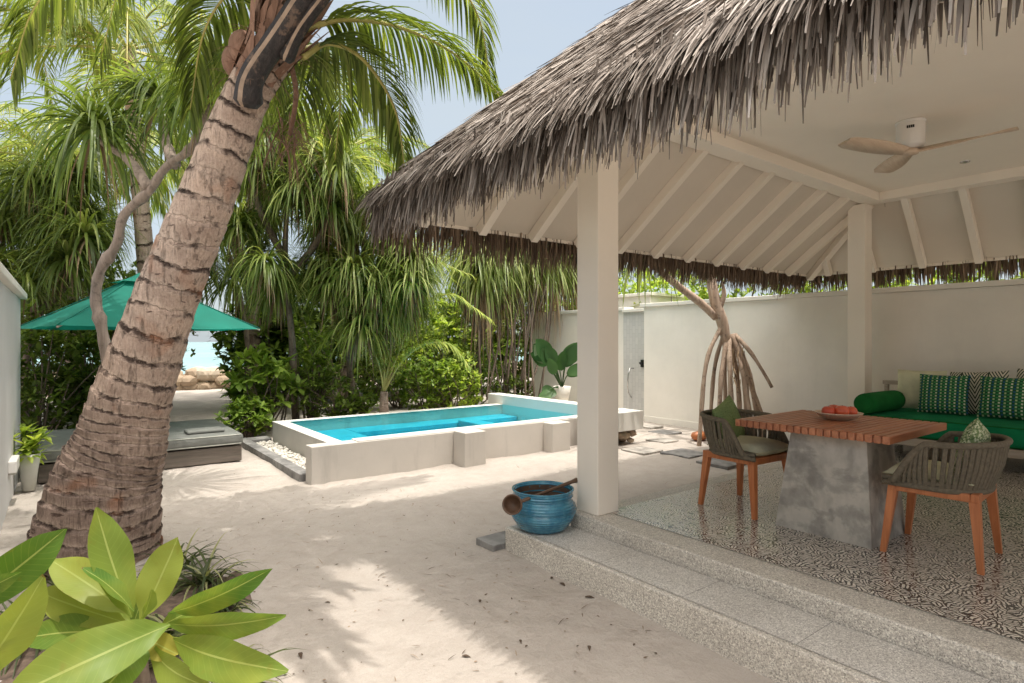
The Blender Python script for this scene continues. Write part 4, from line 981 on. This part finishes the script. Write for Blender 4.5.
def straps_head(g, c, n, L, wd, seed, tilt=V((0,0,1)), tone=(0,1), m=0, dn=1.0):
    c = V(c); r_ = random.Random(seed)
    for k in range(n):
        a = k*2.39996 + r_.uniform(-.3,.3); e_ = r_.random()
        up = 1.25 - 1.75*e_; o_ = V((math.cos(a), math.sin(a), 0)) + V(tilt)*up + V((r_.gauss(0,.15), r_.gauss(0,.15), r_.gauss(0,.15)))
        LL = L*r_.uniform(.7,1.12)
        g.strap(c + o_.normalized()*.05, o_, LL, wd*r_.uniform(.75,1.15), (.9 + r_.random()**.7*2.6)*dn, 7, min(1,max(0,r_.uniform(*tone)+(.25*(1-e_)-.12))), m, base_w=.9, tip=.03)
def dead_skirt(g, c, n, L, seed, m=1):
    r_ = random.Random(seed); c = V(c)
    for k in range(n):
        a = r_.uniform(0,6.28); o_ = V((math.cos(a), math.sin(a), -.3)); g.strap(c+V((0,0,-.1*r_.random())), o_*.6+V((0,0,-.6)), L*r_.uniform(.6,1.1), r_.uniform(.015,.035), 3, 6, r_.random(), m, base_w=.9)
def crownheads(x0, x1, y0, y1, d, n, seed):
    r_ = random.Random(seed); out = []
    while len(out) < n:
        u, v = r_.uniform(-1,1), r_.uniform(-1,1)
        if u*u+v*v < 1: out.append(PX((x0+x1)/2+u*(x1-x0)/2, (y0+y1)/2+v*(y1-y0)/2, d+r_.uniform(-.8,.5)))
    return out
def pandanus(label, branches, heads, L=1.2, wd=.05, n=46,  tone=(.05,.85), skirt=18, roots=None, r0=.07, sk=.9):
    base = V(branches[0][0]); t = thing('screw_pine', label, 'tree', (base.x, base.y, 0), 'screw pines')
    g = MB()
    for br in branches:
        nb = 14 if len(br) < 8 else 48
        c = bez(br, nb); g.tube(c, [r0*(1-.45*i/nb)*(1+.08*math.sin(i*2.1)+(.28 if nb > 20 and i % 9 == 4 else 0)) for i in range(nb+1)], 9, rng.random(), 0, True, lambda i, j: .10*noise.noise(V((i*.7, j*.9, 1))))
    for rt in (roots or []): c = bez(rt, 8); g.tube(c, [r0*rng.uniform(.18,.36)]*9, 7, rng.random())
    g.build('trunk', M['stem' if len(branches[0]) > 8 else 'bark'], t)
    for k, h in enumerate(heads):
        g = MB(); hl = L*rng.uniform(.85,1.12); straps_head(g, h, int(n*3.0), hl, wd*.74, rng.randrange(9999), V((rng.gauss(0,.2), rng.gauss(0,.2), 1)), tone)
        if skirt: dead_skirt(g, h, skirt, hl*sk, rng.randrange(9999))
        g.build('leaf_head', [M['pand'], M['dead']], t)
    return t
b0 = PX(126, 500, 6.3); b0.z = 0
br1 = [b0, PX(112,420,6.3), PX(107,362,6.3), PX(101,325,6.27), PX(96,300,6.25), PX(100,272,6.22), PX(117,244,6.2), PX(124,216,6.18), PX(149,192,6.15), PX(166,168,6.1), PX(190,150,6.05), PX(200,128,6.0), PX(212,105,5.9)]
P1 = pandanus('screw pine with a bare knobbly stem crossing in front of the umbrella', [br1, [PX(150,190,6.15), PX(128,160,6.3), PX(97,140,6.5)], [PX(175,165,6.1), PX(165,140,6.4), PX(160,112,6.7)]],
   [PX(95,128,6.5), PX(160,100,6.7), PX(215,85,5.9)], 1.15, .05, 54, (.0,.7), 8, r0=.062)
g2 = GP(296, 424)
P2 = pandanus('tall screw pine with a drooping mop of leaves above the pool corner', [[g2, PX(292,340,10.6), PX(285,260,10.4), PX(290,170,10.3)], [PX(285,260,10.4), PX(262,215,10), PX(248,170,9.8)], [PX(287,280,10.4), PX(315,245,10.2), PX(335,205,10)]],
   crownheads(232,346,100,300,10.4,27,4), 1.0, .05, 40, (.1,.95), 14,
   roots=[[g2+V((.3*math.cos(a),.3*math.sin(a),0)), g2+V((.18*math.cos(a),.18*math.sin(a),.5)), g2+V((0,0,1.0))] for a in (0,1.3,2.4,3.6,5)])
g3 = GP(352, 418)
P3 = pandanus('broad screw pine with grey-green hanging leaves behind the middle of the pool', [[g3, PX(350,340,11), PX(362,270,10.9), PX(365,215,10.8)], [PX(355,310,11), PX(385,280,10.8), PX(405,250,10.6)], [PX(352,320,11), PX(335,300,10.6), PX(330,280,10.4)]],
   crownheads(322,424,180,330,10.9,28,6), .95, .05, 40, (.25,1), 20,
   roots=[[g3+V((.3*math.cos(a),.3*math.sin(a),0)), g3+V((.18*math.cos(a),.18*math.sin(a),.4)), g3+V((0,0,.8))] for a in (0,1.3,2.4,3.6,5)])
g4 = GP(470, 406)
P4 = pandanus('screw pine with a brown skirt of dead leaves beside the white wall end', [[g4, PX(480,340,13.8), PX(492,270,13.8)], [PX(482,330,13.8), PX(515,290,13.9), PX(525,255,14)], [PX(481,335,13.8), PX(460,300,13.6), PX(465,262,13.5)]],
   [PX(x_,y_,d_) for x_, y_, d_ in ((490,244,13.8),(512,238,13.9),(534,242,14.0),(472,254,13.6),(556,240,14.4),(576,244,14.8),(502,262,13.5),(526,262,13.8),(548,262,14.2),(568,264,14.6),(482,276,13.5))], 1.7, .065, 66, (.4,1), 70, sk=1.25, roots=[[PX(484+k*3.4+rng.uniform(-5,5), 275+rng.uniform(-10,25), 13.4+rng.uniform(-.3,.4)), PX(486+k*2.9+rng.uniform(-7,7), 335, 13.3+rng.uniform(-.3,.4)), PX(488+k*2.3+rng.uniform(-8,8), 400, 13.2+rng.uniform(-.3,.4))] for k in range(22)])
g5 = GP(20, 440); pandanus('dark screw pine in the shade left of the umbrella', [[g5, PX(30,330,9.4), PX(45,250,9.4)], [PX(32,320,9.4), PX(70,280,9.8), PX(85,240,10)]], crownheads(-30,112,160,310,9.6,20,12), 1.05, .05, 40, (.0,.85), 14)
g6 = GP(250, 412); pandanus('slim screw pine beyond the umbrella rim', [[g6, PX(246,330,12.8), PX(228,250,12.8)]], [PX(215,235,12.8), PX(195,265,12.6), PX(235,280,12.9)], 1.4, .055, 54, (.1,.8), 14)

def leaf_cluster(g, c, n, L, wd, r_, tone=(0,1), m=0, up=.5):
    c = V(c); ax = V((r_.gauss(0,.5), r_.gauss(0,.5), 1)).normalized(); o = ax.orthogonal().normalized()
    for k in range(n):
        q = Matrix.Rotation(k*2.4+r_.uniform(-.3,.3), 3, ax) @ o; d = q + ax*r_.uniform(-.1, up*1.6)
        g.strap(c, d, L*r_.uniform(.7,1.15), wd*r_.uniform(.8,1.2), r_.uniform(.2,1.0), 3, min(1,max(0,r_.uniform(*tone))), m, base_w=.35, tip=.1, prof=lambda t: (.25,.85,1.0,.12)[min(3,int(round(t*3)))])
def shrub(label, base, rx, ry, h, mat, clusters=190, n=9, L=.13, wd=.05, z0=.15, tone=(0,1), seed=1, group='shrubs round the garden', name='shrub', stems=7):
    base = V(base); r_ = random.Random(seed); t = thing(name, label, 'shrub', base, group); g = MB(); ends = []
    for k in range(clusters):
        while True:
            x, y, z = r_.uniform(-1,1), r_.uniform(-1,1), r_.uniform(-1,1)
            q = x*x+y*y+z*z
            if q < 1 and q > r_.random()*.75: break
        bump_ = 1+.28*noise.noise(V((x*1.6+seed, y*1.6, z*1.6)))
        p = base + V((x*rx*bump_, y*ry*bump_, z0 + (h-z0)*(.5+.5*z)*bump_))
        if p.z < .06: continue
        ends.append(p); leaf_cluster(g, p, n, L, wd, r_, tone)
    g.build('foliage', M[mat], t); g = MB()
    for p in r_.sample(ends, min(stems*3, len(ends))):
        o = base + V((r_.uniform(-.12,.12)*rx, r_.uniform(-.12,.12)*ry, -.05)); md = o.lerp(p, .5) + V((r_.gauss(0,.06), r_.gauss(0,.06), .08)); g.tube(bez([o, md, p], 6), [.018,.016,.014,.012,.010,.008,.005], 5, r_.random())
    g.build('stems', M['bark'], t); return t
shrub('glossy beach shrub with leaf rosettes at the corner between lounger and pool', at(264,10.6), .56, .45, 1.4, 'shrub', 62, 13, .25, .088, .2, (.2,1), 11)
shrub('low glossy shrub at the foot of the pool end wall', at(247,10.1), .45, .35, .62, 'shrub', 70, 11, .15, .052, .03, (0,.9), 12)
shrub('tall glossy beach shrub behind the pool corner, leaves against the sea', at(312,11.2), .5, .5, 1.7, 'shrub', 80, 11, .17, .058, .4, (0,1), 13)
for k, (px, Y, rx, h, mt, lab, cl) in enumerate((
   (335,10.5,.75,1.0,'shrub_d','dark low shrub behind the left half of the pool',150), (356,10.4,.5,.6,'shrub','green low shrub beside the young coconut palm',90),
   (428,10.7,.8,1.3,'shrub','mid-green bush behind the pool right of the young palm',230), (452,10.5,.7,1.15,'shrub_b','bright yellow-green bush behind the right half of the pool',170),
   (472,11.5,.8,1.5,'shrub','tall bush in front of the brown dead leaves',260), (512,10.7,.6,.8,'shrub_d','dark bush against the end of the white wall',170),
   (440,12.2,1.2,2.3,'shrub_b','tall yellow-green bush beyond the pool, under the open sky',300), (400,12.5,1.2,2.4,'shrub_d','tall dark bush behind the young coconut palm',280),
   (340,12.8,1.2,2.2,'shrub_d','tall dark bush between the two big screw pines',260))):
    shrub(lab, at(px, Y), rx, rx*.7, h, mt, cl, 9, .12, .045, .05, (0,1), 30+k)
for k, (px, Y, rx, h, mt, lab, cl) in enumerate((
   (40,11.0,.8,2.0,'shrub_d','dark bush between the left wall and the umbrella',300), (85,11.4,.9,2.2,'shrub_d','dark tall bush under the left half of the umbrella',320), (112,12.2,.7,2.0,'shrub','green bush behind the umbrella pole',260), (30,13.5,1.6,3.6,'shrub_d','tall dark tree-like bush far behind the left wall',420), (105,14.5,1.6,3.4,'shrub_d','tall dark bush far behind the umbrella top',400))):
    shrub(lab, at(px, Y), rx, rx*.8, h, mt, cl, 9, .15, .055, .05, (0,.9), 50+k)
for k in range(7):
    y = -0.2 + k*1.75
    shrub(('yellow-green hedge plant above the daybed wall, nearest the right edge','yellow-green hedge plant over the wall behind the dash cushions','leafy hedge plant over the wall behind the back column','leafy hedge plant over the wall just left of the back column','leafy hedge plant over the wall behind the stilt-rooted tree','leafy hedge plant over the wall by the shower','leafy hedge plant beyond the taller white block')[k], (10.9+.2*math.sin(k*3), y, 0), .85, .95, 3.5+.3*math.sin(k*2.2), 'shrub_b', 330, 9, .16, .055, 1.2, (0,1), 70+k, 'hedge plants behind the garden wall', 'hedge_plant')
for k, (px, Y, lab) in enumerate(((95,17,'broad far tree past the beach path'),(300,17.5,'broad far tree right of the straight palm trunk'),(385,17,'broad far tree over the middle of the pool'),(20,17,'broad far tree in the upper left'))):
    shrub(lab, at(px, Y), 2.0, 1.6, (3.2,3.6,3.9,5.0)[k], ('shrub','shrub_d','shrub_d','shrub_d')[k], 420, 9, .24, .085, .9 if k else 1.9, (0,1), 90+k, 'far trees', 'beach_tree')

for k, (px, Y, rx, h, mt, lab) in enumerate((
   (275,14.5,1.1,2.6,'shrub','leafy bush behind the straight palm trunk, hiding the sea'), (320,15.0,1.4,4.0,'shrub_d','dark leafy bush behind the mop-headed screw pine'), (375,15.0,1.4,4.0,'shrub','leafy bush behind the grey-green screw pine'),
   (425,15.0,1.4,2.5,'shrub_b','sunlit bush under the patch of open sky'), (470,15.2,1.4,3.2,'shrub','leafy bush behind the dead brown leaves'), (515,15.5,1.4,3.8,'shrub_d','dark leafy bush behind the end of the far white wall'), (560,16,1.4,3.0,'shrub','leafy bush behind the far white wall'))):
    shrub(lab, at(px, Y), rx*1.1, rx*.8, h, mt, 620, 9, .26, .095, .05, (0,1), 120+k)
# stilt-rooted tree by the wall
sb = V((8.35, 5.0, 0)); st_ = thing('stilt_root_tree', 'bare forked pandanus trunk on splayed stilt roots before the white wall', 'tree', sb)
dd = 9.1
def Q(x, y, o=0): return PX(x, y, dd+o)
g = MB()
g.tube(bez([Q(727,345), Q(722,322), Q(716,305), Q(712,285), Q(710,262,.2), Q(709,225,.6)], 14), [.065,.075,.085,.09,.09,.085,.085,.08,.078,.075,.072,.07,.068,.066,.062], 12, .7)
g.tube(bez([Q(716,318), Q(700,303,-.1), Q(680,288,-.25), Q(662,273,-.45), Q(640,255,-.6)], 12), [.06]*5+[.055]*4+[.05]*4, 10, .8)
g.tube(bez([Q(718,312), Q(724,296,-.05), Q(722,280,-.1)], 6), [.05,.045,.04,.035,.03,.02,.012], 8, .6)
g.tube(bez([Q(735,335), Q(750,352,-.2), Q(763,372,-.3), Q(772,388,-.35)], 8), [.035]*4+[.025]*5, 8, .4)
g.build('trunk', M['driftwood'], st_)
for (x0, y0, mx, my, x1, y1, o, r_) in ((722,325,706,365,699,440,-.25,.055),(724,332,714,372,709,440,.15,.05),(727,338,721,380,718,442,-.35,.06),(729,338,730,372,733,446,-.45,.06),(731,335,744,370,748,444,-.2,.075),(733,335,749,375,763,442,.15,.07),(730,338,738,385,741,440,.3,.06),(724,335,725,380,726,440,.4,.05),(733,338,757,400,774,440,.05,.035),(735,345,744,380,756,440,-.35,.05)):
    g = MB(); e0 = Q(x0,y0); e1 = Q(x1,y1,o); e1.z = -.05; g.tube(bez([e0, Q(mx,my,o*.6), e1], 12), [r_*.62*(1+.12*math.sin(i*1.7+x0)) for i in range(13)], 9, rng.uniform(.3,1)); g.build('stilt_root', M['driftwood'], st_)
g = MB()
for k in range(46):
    c = Q(733+rng.uniform(-3,12), 350+rng.uniform(-6,30), -.1); g.strap(c, (rng.gauss(0,.5), rng.gauss(0,.5), -1), rng.uniform(.08,.3), .02, .6, 3, rng.random())
for (x, y, o) in ((640,255,-.6),(709,222,.6)): 
    c = Q(x,y,o); straps_head(g, c, 44, 1.0, .05, 5, V((0,0,1)), (.3,1), 1)
g.build('hanging_leaves', [M['dead'], M['pand']], st_)
hk = GP(699, 440); g = MB(); bm = bmesh.new(); bmesh.ops.create_icosphere(bm, subdivisions=2, radius=.11)
for v in bm.verts: v.co = V((v.co.x*1.4, v.co.y, v.co.z*.75))*(1+.15*noise.noise(v.co*14))
g.addbm(bm, .5, 0, Matrix.Translation(hk+V((0,0,.06))), True); tag(g.build('coconut_husk', M['teak_leg']), 'reddish fallen coconut husk on the sand by the stilt roots', 'husk')

# potted elephant ear by the far wall
pp = V((8.72, 9.62, 0)); t = thing('potted_plant', 'white pot with large elephant ear leaves against the far white wall', 'potted plant', pp)
g = MB(); g.box(pp.x-.2, pp.x+.2, pp.y-.2, pp.y+.2, 0, .22, .01); g.lathe([(0,.221),(.13,.221),(.17,.40),(.2,.56),(.19,.56),(.16,.5),(0,.5)], pp, 28); g.build('pot', M['white_wall'], t)
def bigleaf(g, p, d, nrm, L, wd, r, droop=.5, m=0):
    d = V(d).normalized(); s = d.cross(V(nrm)).normalized(); g.strap(p, d, L, wd, droop, 10, r, m, side=s, fold=.22, prof=lambda t: max(.03, math.sin(min(1,t*.96+.04)*math.pi)**.62*(1.1-.35*t)))
g = MB()
r_ = random.Random(8)
for k in range(15):
    x, y = 545+r_.uniform(-3,24), 378+r_.uniform(-18,14); dx = (x-556)/16+r_.gauss(0,.25); dy = (384-y)/22+r_.uniform(-.1,.5)
    p = PX(x, y, 12.4+r_.uniform(-.15,.2)); d = RT*dx + V((0,0,1))*dy - FW*.3
    bigleaf(g, p, d, -FW+V((r_.gauss(0,.2),0,.5)), r_.uniform(.34,.58), r_.uniform(.24,.42), r_.random()*.75, .55); g.tube(bez([pp+V((0,0,.5)), pp.lerp(p,.5)+V((0,0,.3)), p], 6), [.012]*7, 5, .4)
g.build('leaves', M['bigleaf'], t)
# planter left
pl = V((-.31, 7.9, 0)); t = thing('planter', 'tapered pale pot with a leafy plant at the end of the left wall', 'potted plant', pl)
g = MB(); g.lathe([(0,0),(.055,0),(.075,.2),(.10,.38),(.092,.38),(.075,.34),(0,.34)], pl, 28); g.build('pot', M['pot'], t)
g = MB(); r_ = random.Random(3)
for k in range(14): leaf_cluster(g, pl+V((r_.uniform(-.07,.12), r_.uniform(-.06,.1), r_.uniform(.36,.62))), 9, .17, .045, r_, (.3,1))
g.build('foliage', M['shrub_b'], t)

# ------------------------------------------------------------------ foreground frangipani and lilies
fp = PX(140, 640, 1.98); fr_ = thing('frangipani', 'young frangipani with big yellow-green leaves in the lower left foreground', 'plant', (fp.x, fp.y, 0))
g = MB(); g.tube(bez([V((fp.x+.05,fp.y+.1,-.05)), V((fp.x+.02,fp.y+.03,.3)), fp], 8), [.026,.025,.024,.022,.021,.02,.019,.018,.012], 10, .5); g.build('stem', M['bark'], fr_)
def pleaf(parent, b, t, wpx, d0, d1, r, roll=0.0, bend=.25, side=None):
    p, q = PX(b[0],b[1],d0), PX(t[0],t[1],d1); L = (q-p).length; ax = (q-p)/L; view = (V((0,0,H))-p.lerp(q,.5)).normalized()
    n_ = (view - ax*view.dot(ax)).normalized(); n_ = Matrix.Rotation(roll, 3, ax) @ n_; s = ax.cross(n_).normalized(); g = MB(); n = 14; W = wpx*d0/F*.9
    for i in range(n+1):
        u = i/n; c = p + ax*L*u + n_*(bend*L*(math.sin(u*math.pi))*.5); wd = W*.5*max(.02, (math.sin(min(1,u*.93+.05)*math.pi)**.85)*(.72+.38*u))*(1 if u < .9 else 1-(u-.9)*5)
        if u < .12: wd *= .35+u*5
        for k_ in (-1,-.5,0,.5,1):
            wv = .05*W*math.sin(u*13+k_*2+t[0]*.7)*abs(k_) + .02*W*noise.noise(V((u*6, k_*3, t[1]*.1))); g.v.append(tuple(c + s*wd*k_ + n_*(wd*.30*abs(k_)+wv)))
    for i in range(n):
        for k_ in range(4):
            g.face([i*5+k_, i*5+k_+1, (i+1)*5+k_+1, (i+1)*5+k_], r, 0, [(k_/4,i/n),((k_+1)/4,i/n),((k_+1)/4,(i+1)/n),(k_/4,(i+1)/n)])
    return g.build('leaf', M['plum'], parent)
for a in (((132,618),(96,508),44,1.98,1.95,.42,.25,-.10), ((140,620),(178,538),46,1.97,2.02,.62,-.3,-.08), ((168,614),(272,569),33,1.96,1.9,.08,.5,.12), ((168,624),(286,616),34,1.95,1.86,.3,.5,.14),
          ((172,640),(288,672),46,1.94,1.82,.38,.3,.2), ((170,625),(-4,705),62,1.94,1.62,.36,.2,.10), ((130,615),(50,560),44,2.0,2.08,.6,.2,.1), ((134,612),(82,568),26,1.96,1.9,.1,.9,.1),
          ((128,624),(38,592),40,2.02,2.1,.66,-.2,.1), ((120,632),(18,640),40,2.02,2.0,.2,.4,.15), ((150,640),(178,655),30,1.95,1.9,.95,.2,.1), ((140,622),(152,590),22,1.94,1.95,.3,1.0,.1), ((150,642),(95,700),44,1.95,1.78,.25,.3,.1), ((140,630),(58,606),36,2.06,2.14,.5,.5,.2), ((158,628),(224,600),26,2.02,2.06,.2,-.4,.15), ((132,628),(150,560),30,2.04,2.12,.15,.6,.1), ((150,645),(215,690),34,1.95,1.85,.55,.6,.25), ((135,640),(62,672),34,2.0,1.9,.7,-.4,.2), ((160,632),(232,640),24,2.05,2.0,.45,.9,.2)):
    pleaf(fr_, *a)
f2 = PX(-60, 640, 1.75); fr2 = thing('frangipani', 'second frangipani whose leaves enter from the left edge', 'plant', (f2.x, f2.y, 0))
g = MB(); g.tube(bez([V((f2.x,f2.y+.05,-.05)), V((f2.x,f2.y,.3)), f2], 8), .022, 10, .5); g.build('stem', M['bark'], fr2)
for a in (((-40,612),(66,529),52,1.75,1.82,.14,.2,.1), ((-30,690),(44,576),52,1.72,1.68,.55,.4,.06), ((-40,600),(22,572),24,1.7,1.68,.05,.3,.1), ((-50,660),(-120,600),50,1.75,1.9,.4,.2,.1), ((-50,670),(-60,560),50,1.75,2.0,.4,.2,.1)): pleaf(fr2, *a)
bed = MB(); n = 40; bc_ = GP(130, 610); bed.v = [(bc_.x, bc_.y, .035)]
for k in range(n):
    a = k/n*6.283; r_ = .85+.14*noise.noise(V((math.cos(a)*2, math.sin(a)*2, 0))); bed.v.append((bc_.x+math.cos(a)*r_*.75, bc_.y+math.sin(a)*r_*1.35, -.01))
for k in range(n): bed.face([0, 1+k, 1+(k+1)%n])
struct(bed.build('planting_bed', M['soil']))
def lily(label, base, n, L, seed, tone=(0,.6)):
    r_ = random.Random(seed); base = V((base[0], base[1], 0)); g = MB()
    for k in range(n):
        a = r_.uniform(0, 6.283); o = V((math.cos(a), math.sin(a), r_.uniform(.35,1.8))); p = base + V((r_.gauss(0,.035), r_.gauss(0,.035), -.01))
        g.strap(p, o, L*r_.uniform(.7,1.15), r_.uniform(.012,.02), r_.uniform(1.3,2.8), 7, r_.uniform(*tone) if r_.random() > .16 else 1.0, base_w=.9, tip=.05, fold=.3)
    return tag(g.build('lily_clump', M['grassy']), label, 'plant', 'strap-leaved clumps under the palm')
for k, (x, y, n, L, tn, lab) in enumerate(((205,585,70,.42,(0,.55),'dark strap-leaved clump right of the palm foot'), (178,570,60,.36,(0,.5),'strap-leaved clump touching the palm foot'), (222,612,46,.3,(0,.5),'low strap-leaved clump nearest the open sand, right of the palm'),
     (40,585,40,.32,(.1,.6),'small strap-leaved clump between left wall and palm'), (225,690,44,.36,(.3,1),'variegated strap-leaved clump at the bottom edge'), (30,640,60,.45,(.2,1),'variegated strap-leaved clump under the leftmost frangipani leaves'),
     (130,670,55,.42,(.2,1),'variegated strap-leaved clump under the middle of the frangipani'), (165,635,44,.38,(.0,.7),'strap-leaved clump behind the frangipani stem'))):
    lily(lab, GP(x,y), n, L, 200+k, tn)

# ------------------------------------------------------------------ small pieces belong to the part that carries them
CARRY = {'ceiling_fan': [('badge', 'motor_housing')], 'daybed': [('piping', 'seat_mattress')], 'sun_lounger': [('piping', 'mattress')],
         'pavilion': [('downlight', 'flat_ceiling')], 'umbrella': [('vent_cap', 'canopy'), ('rib', 'canopy')], 'wall_lamp': [('diffuser', 'housing')],
         'water_pot': [('dark_inside', 'glazed_body')], 'plunge_pool': [('stone_base', 'ledge')], 'rope_armchair': [('bottom_rail', 'rope_weave'), ('top_rail', 'rope_weave')]}
for o in list(scn.objects):
    for kid, part in CARRY.get(o.name.split('.')[0], []) if o.parent is None else []:
        host = next((c for c in o.children if c.name.split('.')[0] == part), None)
        for c in list(o.children):
            if host and c.name.split('.')[0] == kid: c.parent = host
